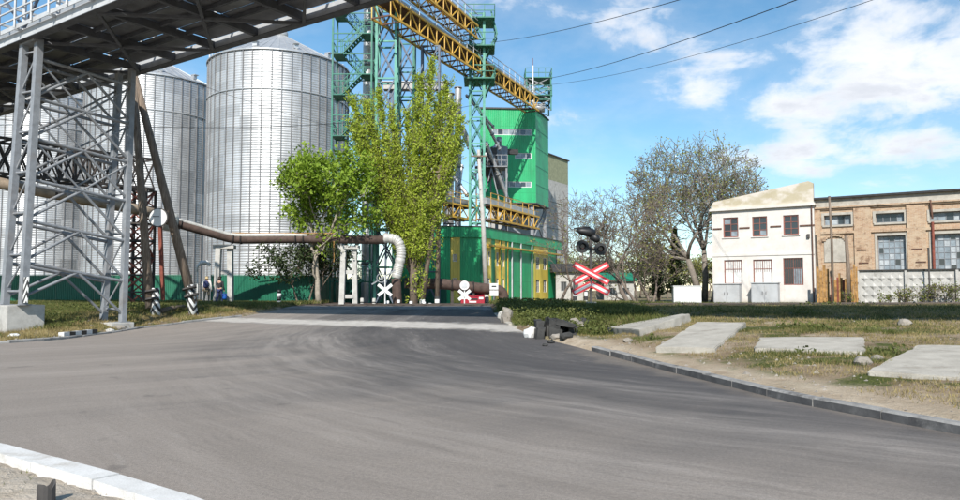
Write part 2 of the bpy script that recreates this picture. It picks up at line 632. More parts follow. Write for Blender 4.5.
def m_brick(T, b, geo):
    # wall coordinates: along the railway direction and up
    t = T.math('ADD', T.math('MULTIPLY', T.sep(geo)[0], DT.x), T.math('MULTIPLY', T.sep(geo)[1], DT.y))
    s = T.math('ADD', T.math('MULTIPLY', T.sep(geo)[0], DN.x), T.math('MULTIPLY', T.sep(geo)[1], DN.y))
    z = T.sep(geo)[2]
    br = T.new('ShaderNodeTexBrick')
    T.l.new(T.comb(T.math('ADD', t, s), z, 0.0), br.inputs['Vector'])
    br.inputs['Scale'].default_value = 1.0
    br.inputs['Brick Width'].default_value = .26
    br.inputs['Row Height'].default_value = .077
    br.inputs['Mortar Size'].default_value = .008
    br.inputs['Color1'].default_value = (.35, .21, .125, 1)
    br.inputs['Color2'].default_value = (.45, .315, .20, 1)
    br.inputs['Mortar'].default_value = (.45, .38, .30, 1)
    n = T.noise(geo, .8, 6, .65)
    n2 = T.noise(T.vmath('ADD', geo, (9, 2, 4)), 2.3, 6, .7)
    c = T.mix(T.math('MULTIPLY', T.smooth(n, .44, .62), .7), br.outputs['Color'], (.46, .37, .265))
    c = T.mix(T.math('MULTIPLY', T.smooth(n2, .53, .66), .75), c, (.17, .10, .06))
    T.put(b.inputs['Base Color'], c)
    b.inputs['Roughness'].default_value = .92
    bump_to(T, b, T.math('ADD', br.outputs['Fac'], n2), .4, .02)


def m_sheet(col, rough=.5):
    def f(T, b, geo):
        x, y, z = T.sep(geo)[0:3]
        n = T.noise(T.vmath('MULTIPLY', geo, (1, 1, .3)), .9, 5, .6)
        lo = tuple(v * .7 for v in col); hi = tuple(min(1, v * 1.15) for v in col)
        c = T.ramp(n, [(.3, lo), (.7, hi)])
        run = T.noise(T.vmath('MULTIPLY', geo, (3.5, 3.5, .16)), 1.0, 5, .65)
        c = T.mix(T.math('MULTIPLY', T.smooth(run, .54, .74), .4), c, tuple(v * .45 + .045 for v in col))
        u = T.math('ADD', x, T.math('MULTIPLY', y, .42))
        seam = T.math('MAXIMUM', T.smooth(T.math('FRACT', T.math('DIVIDE', u, 1.15)), .045, .0), T.smooth(T.math('FRACT', T.math('DIVIDE', z, 2.35)), .025, .0))
        c = T.mix(T.math('MULTIPLY', seam, .55), c, tuple(v * .35 for v in col))
        T.put(b.inputs['Base Color'], c)
        b.inputs['Roughness'].default_value = rough
        w = T.math('SINE', T.math('MULTIPLY', u, 31.0))
        bump_to(T, b, T.math('ADD', T.math('MULTIPLY', w, .4), T.noise(geo, 1.5, 3, .5)), .35, .05)
    return f


def m_wood(T, b, geo):
    n = T.noise(T.vmath('MULTIPLY', geo, (9, 9, .8)), 2.2, 5, .65)
    T.put(b.inputs['Base Color'], T.ramp(n, [(.3, (.085, .062, .045)), (.55, (.19, .145, .11)), (.75, (.30, .25, .20))]))
    b.inputs['Roughness'].default_value = .9
    bump_to(T, b, n, .6, .02)


def m_leaf(c0, c1, c2, trans=.35):
    def f(T, b, geo):
        oi = T.new('ShaderNodeTexCoord').outputs['Object']
        wn = T.noise(geo, 1.3, 3, .6)
        wf = T.noise(geo, 9.0, 2, .6)
        c = T.ramp(T.math('ADD', T.math('MULTIPLY', wn, .55), T.math('MULTIPLY', wf, .45)), [(.34, c0), (.5, c1), (.66, c2)])
        T.put(b.inputs['Base Color'], c)
        b.inputs['Roughness'].default_value = .6
        b.inputs['Specular IOR Level'].default_value = .25
        tr = T.new('ShaderNodeBsdfTranslucent')
        T.l.new(c, tr.inputs['Color'])
        ms = T.new('ShaderNodeMixShader')
        ms.inputs[0].default_value = trans
        T.l.new(b.outputs[0], ms.inputs[1]); T.l.new(tr.outputs[0], ms.inputs[2])
        T.l.new(ms.outputs[0], T.n['Material Output'].inputs['Surface'])
    return f


def m_stripes(ang=0.0, per=.42):
    """slanting black and white warning paint"""
    def f(T, b, geo):
        x, y, z = T.sep(geo)[0:3]
        w = T.math('FRACT', T.math('DIVIDE', T.math('ADD', z, T.math('MULTIPLY', T.math('ABSOLUTE', T.math('SUBTRACT', T.math('FRACT', T.math('MULTIPLY', x, 2.0)), .5)), ang)), per))
        k = T.smooth(w, .47, .53)
        c = T.mix(k, (.03, .03, .03), (.62, .62, .60))
        T.put(b.inputs['Base Color'], c)
        b.inputs['Roughness'].default_value = .8
    return f


def m_glass(T, b, geo):
    b.inputs['Base Color'].default_value = (.035, .042, .048, 1)
    b.inputs['Roughness'].default_value = .12
    b.inputs['Specular IOR Level'].default_value = .8


def m_fence(T, b, geo):
    n = T.noise(geo, .7, 4, .6)
    T.put(b.inputs['Base Color'], T.ramp(n, [(.3, (.008, .105, .06)), (.7, (.014, .15, .085))]))
    b.inputs['Roughness'].default_value = .45


asphalt = material('asphalt', m_asphalt)
ground_m = material('earth_and_grass', m_ground)
silo_m = material('galvanised_sheet', m_silo)
plaster = material('white_plaster', m_plaster)
brick_m = material('brickwork', m_brick)
wood = material('weathered_wood', m_wood)
conc = material('concrete', m_concrete((.34, .33, .31), (.50, .485, .455)))
conc_slab = material('slab_concrete', m_concrete((.32, .295, .255), (.47, .44, .385), (.19, .165, .13), .6))
conc_apron = material('worn_apron_dust', feather(m_concrete((.36, .335, .305), (.50, .47, .43), (.2, .18, .16), .5), 20.45, 1.45, .8))
conc_strip = material('dusty_concrete', m_concrete((.40, .38, .355), (.54, .515, .48), (.24, .22, .20), .5))
conc_dark = material('dark_concrete', m_concrete((.03, .03, .03), (.07, .069, .066), (.016, .016, .016), .6))
kerb_m = material('kerb_concrete', m_concrete((.20, .195, .19), (.34, .33, .315), (.06, .058, .056), .85, 1.5))
kerb_face = material('dark_kerb', m_concrete((.055, .054, .056), (.12, .118, .118), (.30, .29, .28), .5, 1.2))  # road-side face of the kerbstones, darker than their tops
kerb_white = material('whitewashed_kerb', m_concrete((.54, .53, .51), (.66, .655, .64), (.38, .345, .30), .75, 1.6))
white_paint = material('white_paint', color=(.62, .62, .61), rough=.6, var=.08, dirt=(.4, .36, .3), damt=.35, dscale=2)
grey_paint = material('grey_painted_steel', color=(.21, .22, .235), rough=.5, var=.2, vscale=4, dirt=(.20, .16, .13), dscale=1.5, damt=.4)
pale_steel = material('pale_painted_steel', color=(.44, .45, .46), rough=.5, var=.14, vscale=3, dirt=(.28, .25, .22), damt=.4)
deck_steel = material('deck_sheet', color=(.19, .195, .205), rough=.45, metal=.4, var=.35, vscale=1.2)
under_paint = material('underside_shade_grey', color=(.075, .08, .09), rough=.7, var=.3, vscale=3)  # gallery underside steel, colour darkened to deepen the shade there
dark_steel = material('dark_steel', color=(.055, .05, .048), rough=.7, var=.3, vscale=5)
rust = material('rusty_steel', color=(.105, .052, .035), rough=.85, var=.35, vscale=5, dirt=(.05, .03, .025))
bridge_m = material('dark_primer', color=(.045, .036, .032), rough=.8, var=.3, vscale=4)
rust_red = material('rusty_red_paint', color=(.20, .055, .035), rough=.8, var=.35, vscale=4, dirt=(.06, .04, .03))
green_m = material('green_sheet', m_sheet((.014, .37, .135), .45))
green_dark = material('dark_green_sheet', m_sheet((.008, .20, .105), .5))
mast_green = material('green_painted_steel', color=(.022, .165, .115), rough=.55, var=.25, vscale=3, dirt=(.10, .16, .14))
mast_pale = material('pale_green_steel', color=(.085, .29, .225), rough=.55, var=.2, vscale=3)
yellow_m = material('yellow_painted_steel', color=(.58, .34, .045), rough=.55, var=.25, vscale=3, dirt=(.22, .12, .05), dscale=1.4)
yellow_wall = material('yellow_sheet', m_sheet((.78, .60, .11), .5))
blue_steel = material('blue_grey_steel', color=(.10, .125, .17), rough=.6, var=.25)
silo_stiff = material('weathered_zinc', color=(.18, .18, .185), rough=.6, metal=.3, var=.2, vscale=2)
tube_grey = material('galvanised_tube', color=(.45, .455, .46), rough=.4, metal=.45, var=.15, vscale=1.5)
fence_m = material('fence_green', m_fence)
wrap_white = material('foil_wrap', color=(.46, .45, .42), rough=.5, metal=.15, var=.2, vscale=6, bump=.8, bscale=7, dirt=(.35, .30, .25), dscale=3)
pipe_tan = material('pipe_wrap_tan', color=(.26, .20, .145), rough=.85, var=.4, vscale=2.2, bump=.5, bscale=9, dirt=(.09, .065, .05), dscale=1.2, damt=.8)
pipe_brown = material('pipe_rusty_brown', color=(.075, .048, .038), rough=.85, var=.35, vscale=3, bump=.4)
glass_m = material('window_glass', m_glass)
win_frame = material('brown_window_frame', color=(.22, .085, .065), rough=.7, var=.25, vscale=8)
pane_pale = material('whited_pane', color=(.62, .62, .60), rough=.6, var=.12, vscale=4)
pane_blue = material('glass_block', color=(.22, .26, .29), rough=.25, var=.3, vscale=2.5)
pane_haze = material('dusty_pane', color=(.36, .39, .41), rough=.35, var=.25, vscale=3)
door_grey = material('grey_metal_door', color=(.42, .43, .44), rough=.55, var=.1, vscale=2, dirt=(.25, .22, .2), damt=.3)
roof_felt = material('roof_felt', color=(.035, .034, .035), rough=.9, var=.3)
board_rust = material('ochre_boards', color=(.34, .185, .06), rough=.85, var=.5, vscale=4, dirt=(.10, .06, .035), dscale=2.5, damt=.8)
black_paint = material('black_paint', color=(.012, .012, .013), rough=.5)
red_paint = material('red_paint', color=(.52, .035, .045), rough=.5, var=.15)
car_red = material('red_car_paint', color=(.30, .02, .035), rough=.25)
rubber = material('rubber', color=(.02, .02, .02), rough=.9)
rail_m = material('rail_steel', color=(.16, .125, .105), rough=.45, metal=.6, var=.2)
rail_top = material('rail_polished', color=(.5, .49, .48), rough=.3, metal=.9)
sleeper_m = material('sleeper', color=(.10, .085, .07), rough=.9, var=.3)
wire_m = material('wire', color=(.02, .02, .022), rough=.7)
bark = material('bark', color=(.13, .10, .075), rough=.95, var=.35, vscale=6, bump=.6, bscale=14)
bark_grey = material('grey_bark', color=(.19, .165, .14), rough=.95, var=.3, vscale=6)
bark_pale = material('pale_bark', color=(.30, .26, .21), rough=.95, var=.3, vscale=6, bump=.5, bscale=14)
twig_m = material('twig_bark', color=(.165, .13, .105), rough=.95, var=.25)
leaf_lime = material('lime_leaves', m_leaf((.11, .18, .018), (.22, .33, .032), (.34, .44, .06)))
leaf_poplar = material('poplar_leaves', m_leaf((.25, .32, .035), (.41, .50, .06), (.60, .66, .13), .5))
leaf_dark = material('dark_leaves', m_leaf((.018, .030, .010), (.035, .055, .016), (.06, .085, .024), .2))
leaf_sparse = material('budding_leaves', m_leaf((.17, .19, .045), (.27, .28, .075), (.38, .36, .13)))
leaf_weed = material('weed_leaves', m_leaf((.07, .10, .02), (.14, .17, .035), (.30, .26, .05)))
grass_g = material('green_grass', m_leaf((.045, .058, .014), (.105, .125, .032), (.20, .20, .065), .3))
grass_d = material('dry_grass', m_leaf((.17, .135, .055), (.31, .245, .105), (.46, .37, .175), .3))
pebble_m = material('rubble_stone', color=(.24, .215, .185), rough=.95, var=.3, vscale=3)
stripes = material('warning_stripes', m_stripes(.9, .36))
stripes_post = material('striped_bollard_paint', m_stripes(0, .5))
skin_m = material('skin', color=(.42, .25, .18), rough=.6)
hair_blond = material('blond_hair', color=(.42, .32, .17), rough=.7)
hair_dark = material('dark_hair', color=(.03, .022, .018), rough=.7)
cloth_white = material('white_cloth', color=(.62, .60, .56), rough=.9, var=.1)
cloth_navy = material('navy_cloth', color=(.025, .035, .10), rough=.9)
cloth_black = material('black_cloth', color=(.022, .022, .026), rough=.9)
cloth_khaki = material('khaki_cloth', color=(.20, .17, .12), rough=.9)
blue_plastic = material('blue_plastic', color=(.02, .11, .42), rough=.4)


# ================================================================== THE SETTING
def axis(lo, hi, step, far_lo, far_hi, grow=1.28):
    a = list(np.arange(lo, hi + 1e-6, step))
    d = step
    v = hi
    while v < far_hi:
        d *= grow; v += d; a.append(v)
    d = step; v = lo
    while v > far_lo:
        d *= grow; v -= d; a.insert(0, v)
    return np.array(a)


def make_terrain():
    xs = axis(-27, 19, .27, -900, 900)
    ys = axis(3, 47, .27, -300, 1500)
    X, Y = np.meshgrid(xs, ys)
    Z = ground_z(X.ravel(), Y.ravel())
    n, m = len(xs), len(ys)
    vs = np.stack([X.ravel(), Y.ravel(), Z], 1)
    i = np.arange(n * m).reshape(m, n)
    fs = np.stack([i[:-1, :-1].ravel(), i[:-1, 1:].ravel(), i[1:, 1:].ravel(), i[1:, :-1].ravel()], 1)
    me = bpy.data.meshes.new('ground')
    me.from_pydata(vs.tolist(), [], fs.tolist())
    me.polygons.foreach_set('use_smooth', [True] * len(fs))
    me.materials.append(ground_m)
    tag(link(bpy.data.objects.new('ground', me)), kind='structure')


def sheet(name, poly, zf, mat, step, lift, kind='structure'):
    poly = [Vector((p[0], p[1])) for p in poly]
    x0, x1 = min(p.x for p in poly), max(p.x for p in poly)
    y0, y1 = min(p.y for p in poly), max(p.y for p in poly)
    pts = list(poly); n = len(poly)
    # densify the outline
    P2 = []
    for i in range(n):
        a, b = poly[i], poly[(i + 1) % n]
        k = max(1, int((b - a).length / step))
        for j in range(k):
            P2.append(a.lerp(b, j / k))
    n = len(P2)
    edges = [(i, (i + 1) % n) for i in range(n)]
    gx, gy = np.meshgrid(np.arange(x0, x1, step), np.arange(y0, y1, step))
    extra = [Vector((a, b)) for a, b in zip(gx.ravel(), gy.ravel())]
    v, e, f, *_ = delaunay_2d_cdt(P2 + extra, edges, [list(range(n))], 1, 1e-5)
    xy = np.array([(p.x, p.y) for p in v])
    z = zf(xy[:, 0], xy[:, 1]) + lift
    me = bpy.data.meshes.new(name)
    me.from_pydata(np.column_stack([xy, z]).tolist(), [], [tuple(t) for t in f])
    me.polygons.foreach_set('use_smooth', [True] * len(me.polygons))
    me.materials.append(mat)
    me.update()
    o = link(bpy.data.objects.new(name, me))
    if kind: o['kind'] = kind
    return o


make_terrain()
sheet('road', ROAD, road_z, asphalt, .9, 0.0)

# level crossing: pale concrete apron, then asphalt between the rails
def road_x_at(s, side):
    """t at which the line s = const leaves the road on that side"""
    ts = np.arange(-60, 20, .05)
    x = ts * DT.x + s * DN.x; y = ts * DT.y + s * DN.y
    ins = np.nonzero(road_dist(x, y) < -.02)[0]
    return ts[ins[0]] if side < 0 else ts[ins[-1]]


def band_poly(s0, s1, jag=.0):
    a, b = road_x_at(s0, -1), road_x_at(s0, 1)
    c, d = road_x_at(s1, -1), road_x_at(s1, 1)
    nn = 60 if jag > .1 else 14
    lo = [TS(a + (b - a) * k / nn, s0 + random.uniform(-jag, jag), 0) for k in range(nn + 1)]
    hi = [TS(d + (c - d) * k / nn, s1 + random.uniform(-jag, jag), 0) for k in range(nn + 1)]
    return [(p.x, p.y) for p in lo + hi]


apron = sheet('crossing_apron', band_poly(18.6, 22.3, .05), road_z, conc_apron, .8, .006)
sheet('crossing_deck', band_poly(25.2, 36.0, .14), road_z, material('lightened_crossing_asphalt', feather(m_concrete((.13, .127, .122), (.27, .26, .245), (.07, .067, .065), .6, .6), 30.6, 5.4, 1.2)), .8, .005)  # paler sheet, its colour brightens the crossing inside the gallery shadow

TRACKS = (30.0, 34.1)          # s of the two track centre lines
GAUGE = 1.52
for ti, sc_ in enumerate(TRACKS):
    tr = bpy.data.objects.new('railway_track', None)
    link(tr, Matrix.Translation(TS(-10, sc_, .8)))
    tag(tr, ['near railway track running over the crossing', 'far railway track running over the crossing'][ti], 'railway track', 'tracks of the level crossing', )
    t0, t1 = -44.0, 26.0
    for sg in (-1, 1):
        m = MB(); prof = [(-.07, 0), (.07, 0), (.07, .02), (.012, .04), (.012, .12), (.036, .13), (.036, .165), (-.036, .165), (-.036, .13), (-.012, .12), (-.012, .04), (-.07, .02)]
        ts = np.arange(t0, t1 + .1, 2.0)
        rings = []
        for t in ts:
            z0 = float(track_z(np.array([t]))[0]) - .10
            rings.append([TS(t, sc_ + sg * GAUGE / 2 + a, z0 + b) for a, b in prof])
        n = len(prof)
        m.add([v for r_ in rings for v in r_], [(i * n + k, i * n + (k + 1) % n, (i + 1) * n + (k + 1) % n, (i + 1) * n + k) for i in range(len(ts) - 1) for k in range(n)])
        m.build('rail', rail_m, tr)
    xa, xb = road_x_at(sc_, -1), road_x_at(sc_, 1)
    for t in np.arange(-8.0, 20, 1.1):
        if xa - .3 < t < xb + .3:
            continue
        z0 = float(track_z(np.array([t]))[0])
        bar('sleeper', TS(t, sc_ - 1.3, z0 - .09), TS(t, sc_ + 1.3, z0 - .09), .24, .16, sleeper_m, tr)
    # worn pale panel between the rails on the crossing
    for sg, wd in ((-1, .28), (1, .28)):
        s_c = sc_ + sg * (GAUGE / 2 + .24)
        pn = sheet('rail_panel', band_poly(s_c - wd / 2, s_c + wd / 2, .04), road_z, conc_strip, 1.2, .012, None)
        pn.parent = tr
        pn.matrix_parent_inverse = W[tr.name].inverted()

# ------------------------------------------------------------------ kerbs
def along(poly, step):
    out = [Vector(poly[0])]
    for a, b in zip(poly, poly[1:]):
        a, b = Vector(a), Vector(b)
        k = max(1, int(round((b - a).length / .1)))
        for j in range(1, k + 1):
            out.append(a.lerp(b, j / k))
    res = [out[0]]; acc = 0
    for a, b in zip(out, out[1:]):
        acc += (b - a).length
        if acc >= step:
            res.append(b); acc = 0
    return res


def kerbstone(a, b, w, h, mat, parent, sink=.1, jit=.01, name='kerbstone', face=None):
    d = (b - a); L = d.length - .018; d.normalize()
    nrm = Vector((-d.y, d.x)) * -1
    mid = (a + b) / 2
    if float(road_dist(np.array([mid.x + nrm.x * .3]), np.array([mid.y + nrm.y * .3]))[0]) < 0:
        nrm = -nrm
    z = float(road_z(np.array([mid.x]), np.array([mid.y]))[0])
    za = float(road_z(np.array([a.x]), np.array([a.y]))[0]); zb = float(road_z(np.array([b.x]), np.array([b.y]))[0])
    tilt = random.uniform(-jit, jit)
    m = MB()
    r = .025
    prof = [(0, -sink), (0, h - r), (r, h), (w, h), (w, -sink)]
    ends = []
    for q, zz in ((mid - d * L / 2, za), (mid + d * L / 2, zb)):
        ends.append([Vector((q.x + nrm.x * (p_[0] + tilt), q.y + nrm.y * (p_[0] + tilt), zz + p_[1] + tilt)) for p_ in prof])
    n = len(prof)
    m.add(ends[0] + ends[1], [(i, (i + 1) % n, n + (i + 1) % n, n + i) for i in range(n)] + [tuple(reversed(range(n))), tuple(range(n, 2 * n))])
    o = m.build(name, mat, parent)
    if face:
        o.data.materials.append(face)
        o.data.polygons[0].material_index = 1
    bm = bmesh.new(); bm.from_mesh(o.data); bmesh.ops.recalc_face_normals(bm, faces=bm.faces[:]); bm.to_mesh(o.data); bm.free()
    return o


def kerb_run(label, poly, step, w, h, mat, jit=.012, face=None, loc=None):
    pts = along(poly, step)
    k = bpy.data.objects.new('kerb', None)
    link(k, Matrix.Translation((pts[0].x, pts[0].y, 0)))
    tag(k, label, 'kerb', kind='structure')
    for a, b in zip(pts, pts[1:]):
        kerbstone(a, b, w, h, mat, k, jit=jit, face=face)
    return k


kerb_run('grey concrete kerb with darker face along the right verge', ROAD[2:10], 1.0, .15, .125, kerb_m, face=kerb_face)
kerb_run('low worn kerb below the weedy left bank', [p for p in ROAD[20:28]], 1.0, .13, .075, kerb_m, .02)
kerb_run('whitewashed kerb beside the sandy near corner', ROAD[32:37], 1.0, .24, .13, kerb_white, .006)
kerb_run('pale concrete edging left of the culvert', ROAD[11:14], .9, .32, .03, conc_slab, .02)

# ================================================================== CONVEYOR GALLERY OVERHEAD
GS0, GS1, GZ = 12.2, 16.75, 10.75
def make_gallery():
    g = thing('conveyor_gallery', 'long grey steel conveyor gallery crossing overhead at the upper left', 'gallery', TS(-30, 14.7, GZ))
    t0, t1, bay = -66.0, 24.0, 2.5
    nb = int((t1 - t0) / bay)
    for s, nm in ((GS0, 'bottom_chord'), (GS1, 'bottom_chord')):
        for k in range(0, nb, 4):
            a, b = t0 + k * bay, min(t0 + (k + 4) * bay, t1)
            bar(nm, TS(a, s, GZ + .2), TS(b - .02, s, GZ + .2), .14, .42, pale_steel, g)
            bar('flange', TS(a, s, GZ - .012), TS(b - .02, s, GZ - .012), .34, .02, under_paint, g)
            bar('top_chord', TS(a, s, GZ + 2.75), TS(b - .02, s, GZ + 2.75), .16, .16, pale_steel, g)
    for k in range(nb + 1):
        t = t0 + k * bay
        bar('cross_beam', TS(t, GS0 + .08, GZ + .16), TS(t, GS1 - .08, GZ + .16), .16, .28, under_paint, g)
        for s in (GS0, GS1):
            bar('truss_post', TS(t, s, GZ + .42), TS(t, s, GZ + 2.67), .10, .10, pale_steel, g)
        bar('roof_tie', TS(t, GS0, GZ + 2.9), TS(t, GS1, GZ + 2.9), .09, .09, pale_steel, g)
        if k == nb: break
        tb = t + bay
        # bracing under the floor
        mid = (GS0 + GS1) / 2
        if k % 2:
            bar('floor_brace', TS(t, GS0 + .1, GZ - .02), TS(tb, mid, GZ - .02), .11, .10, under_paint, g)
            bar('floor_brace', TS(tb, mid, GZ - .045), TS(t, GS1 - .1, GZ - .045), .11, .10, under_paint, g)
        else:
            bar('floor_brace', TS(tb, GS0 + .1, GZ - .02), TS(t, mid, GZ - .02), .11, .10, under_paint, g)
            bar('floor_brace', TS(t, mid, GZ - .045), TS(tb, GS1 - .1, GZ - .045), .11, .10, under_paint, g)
        for s in (GS0, GS1):
            a, b = (t, tb) if k % 2 else (tb, t)
            bar('truss_diagonal', TS(a, s, GZ + .5), TS(b, s, GZ + 2.65), .085, .085, blue_steel if s == GS0 else pale_steel, g)
        # deck sheets with slits of light between them
        w1 = (GS1 - GS0 - .5) / 3
        for q in range(3):
            s_a = GS0 + .2 + q * (w1 + .06)
            gap = .02 if random.random() < .75 else .16
            bar('deck_sheet', TS(t + .03, s_a + w1 / 2, GZ + .36 + q * .004), TS(tb - gap, s_a + w1 / 2, GZ + .36 + q * .004), w1 - random.choice((.0, .0, .05)), .03, deck_steel, g)
    # stringers below the deck
    for s in (GS0 + 1.25, (GS0 + GS1) / 2, GS1 - 1.25):
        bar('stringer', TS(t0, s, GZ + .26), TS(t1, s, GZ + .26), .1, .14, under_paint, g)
    # outer walkway rail
    for k in range(int((t1 - t0) / 1.25)):
        t = t0 + k * 1.25
        bar('rail_post', TS(t, GS0 - .32, GZ + .42), TS(t, GS0 - .32, GZ + 1.5), .06, .06, pale_steel, g)
        if k % 2 == 0:
            bar('bracket', TS(t, GS0 - .34, GZ + .38), TS(t, GS0 - .08, GZ + .38), .08, .08, pale_steel, g)
    for h in (.75, 1.1, 1.5):
        bar('handrail', TS(t0, GS0 - .32, GZ + h), TS(t1, GS0 - .32, GZ + h), .05, .05, pale_steel, g)
    bar('toe_board', TS(t0, GS0 - .26, GZ + .47), TS(t1, GS0 - .26, GZ + .47), .03, .16, pale_steel, g)
    # twin conveyor casings
    for s in (13.3, 14.9):
        bar('conveyor_casing', TS(t0, s, GZ + .95), TS(t1, s, GZ + .95), .8, .7, tube_grey, g)
make_gallery()


def make_gallery_tower():
    base = [(-28.1 + .0, 12.05), (-27.4, 12.05)]
    near = [TS(t, 12.0, 0) for t in (-28.15, -27.5)]
    # feet measured from the photograph's ground
    n_top = [TS(-27.85, 12.35, GZ - .02), TS(-27.25, 12.35, GZ - .02)]
    foot = P(13, 303, 25.4)
    zt = 1.08
    near = [Vector((P(5, 300, 25.7).x, 25.7, zt)), Vector((P(23, 300, 25.3).x, 25.3, zt))]
    zf = gz(-14.3, 28.6) + .12
    far = [Vector((P(104, 305, 28.9).x, 28.9, zf)), Vector((P(123, 306, 28.5).x, 28.5, zf))]
    ntop = [P(24, 52, 26.3), P(39, 46, 25.9)]
    ftop = [P(119, 80, 29.7), P(132, 76, 29.3)]
    for v in ntop + ftop: v.z = GZ - .03
    g = thing('gallery_tower', 'grey lattice steel tower carrying the overhead gallery, left edge', 'tower', (near[0] + far[1]) / 2)
    tops = ntop + ftop; feet = near + far
    def at(i, f):
        return feet[i].lerp(tops[i], f)
    for i in range(4):
        bar('leg', feet[i], tops[i], .22 if i < 2 else .2, .26, grey_paint, g, up=DT)
        p = feet[i]
        box('base_plate', (p.x, p.y, p.z + .015), (.42, .42, .035), grey_paint, g, DT)
    box('bearing', (ntop[0] + ntop[1]) / 2 + Vector((0, 0, -.0)), (1.1, .35, .12), grey_paint, g, DT)
    levels = [.02, .155, .31, .465, .62, .775, .93]
    for li, f in enumerate(levels):
        for (a, b) in ((0, 2), (1, 3)):
            if li:
                rod('strut', at(a, f), at(b, f), .13, grey_paint, g)
        for (a, b) in ((0, 1), (2, 3)):
            rod('strut', at(a, f + .03), at(b, f + .03), .09, grey_paint, g)
        if li < len(levels) - 1:
            f2 = levels[li + 1]
            for (a, b) in ((0, 2), (1, 3)):
                mid = (at(a, f2) + at(b, f2)) / 2
                rod('brace', at(a, f + .01), mid, .11, grey_paint, g)
                rod('brace', at(b, f + .01), mid, .11, grey_paint, g)
                p1 = at(a, f2 - .005); p2 = (at(a, f) + at(b, f)) / 2
                if li in (3, 4, 5):
                    rod('brace', p1, p2, .08, grey_paint, g)
                    rod('brace', at(b, f2 - .005), p2, .08, grey_paint, g)
            for (a, b) in ((0, 1), (2, 3)):
                rod('brace', at(a, f + .03), at(b, f2 + .03), .07, grey_paint, g)
    # striped board low on the near leg
    p = at(1, .055)
    d = (at(1, .1) - at(1, .0)).normalized()
    bar('warning_board', p - d * .45 + Vector((.16, -.17, 0)), p + d * .45 + Vector((.16, -.17, 0)), .42, .03, stripes, g, up=DN)
    # concrete footings
    f1 = thing('concrete_footing', 'big pale concrete footing block under the near tower legs', 'concrete block', (near[0].x, near[0].y, 0), 'gallery tower footings')
    c = (near[0] + near[1]) / 2
    m = MB()
    cc = c + DN * .2 - DT * .35
    A = [cc + DT * a * .85 + DN * b * .62 for a, b in ((-1, -1), (1, -1), (1, 1), (-1, 1))]
    m.prism([(p.x, p.y) for p in A], -.1, zt)
    m.build('block', conc, f1, bevel=.03)
    f2 = thing('concrete_footing', 'low concrete pad under the rear tower legs in the grass', 'concrete block', (far[0].x, far[0].y, 0), 'gallery tower footings')
    c = (far[0] + far[1]) / 2
    m = MB()
    A = [c + DT * a * .75 + DN * b * .45 for a, b in ((-1, -1), (1, -1), (1, 1), (-1, 1))]
    m.prism([(p.x, p.y) for p in A], zf - .5, zf)
    m.build('pad', conc, f2, bevel=.03)
make_gallery_tower()

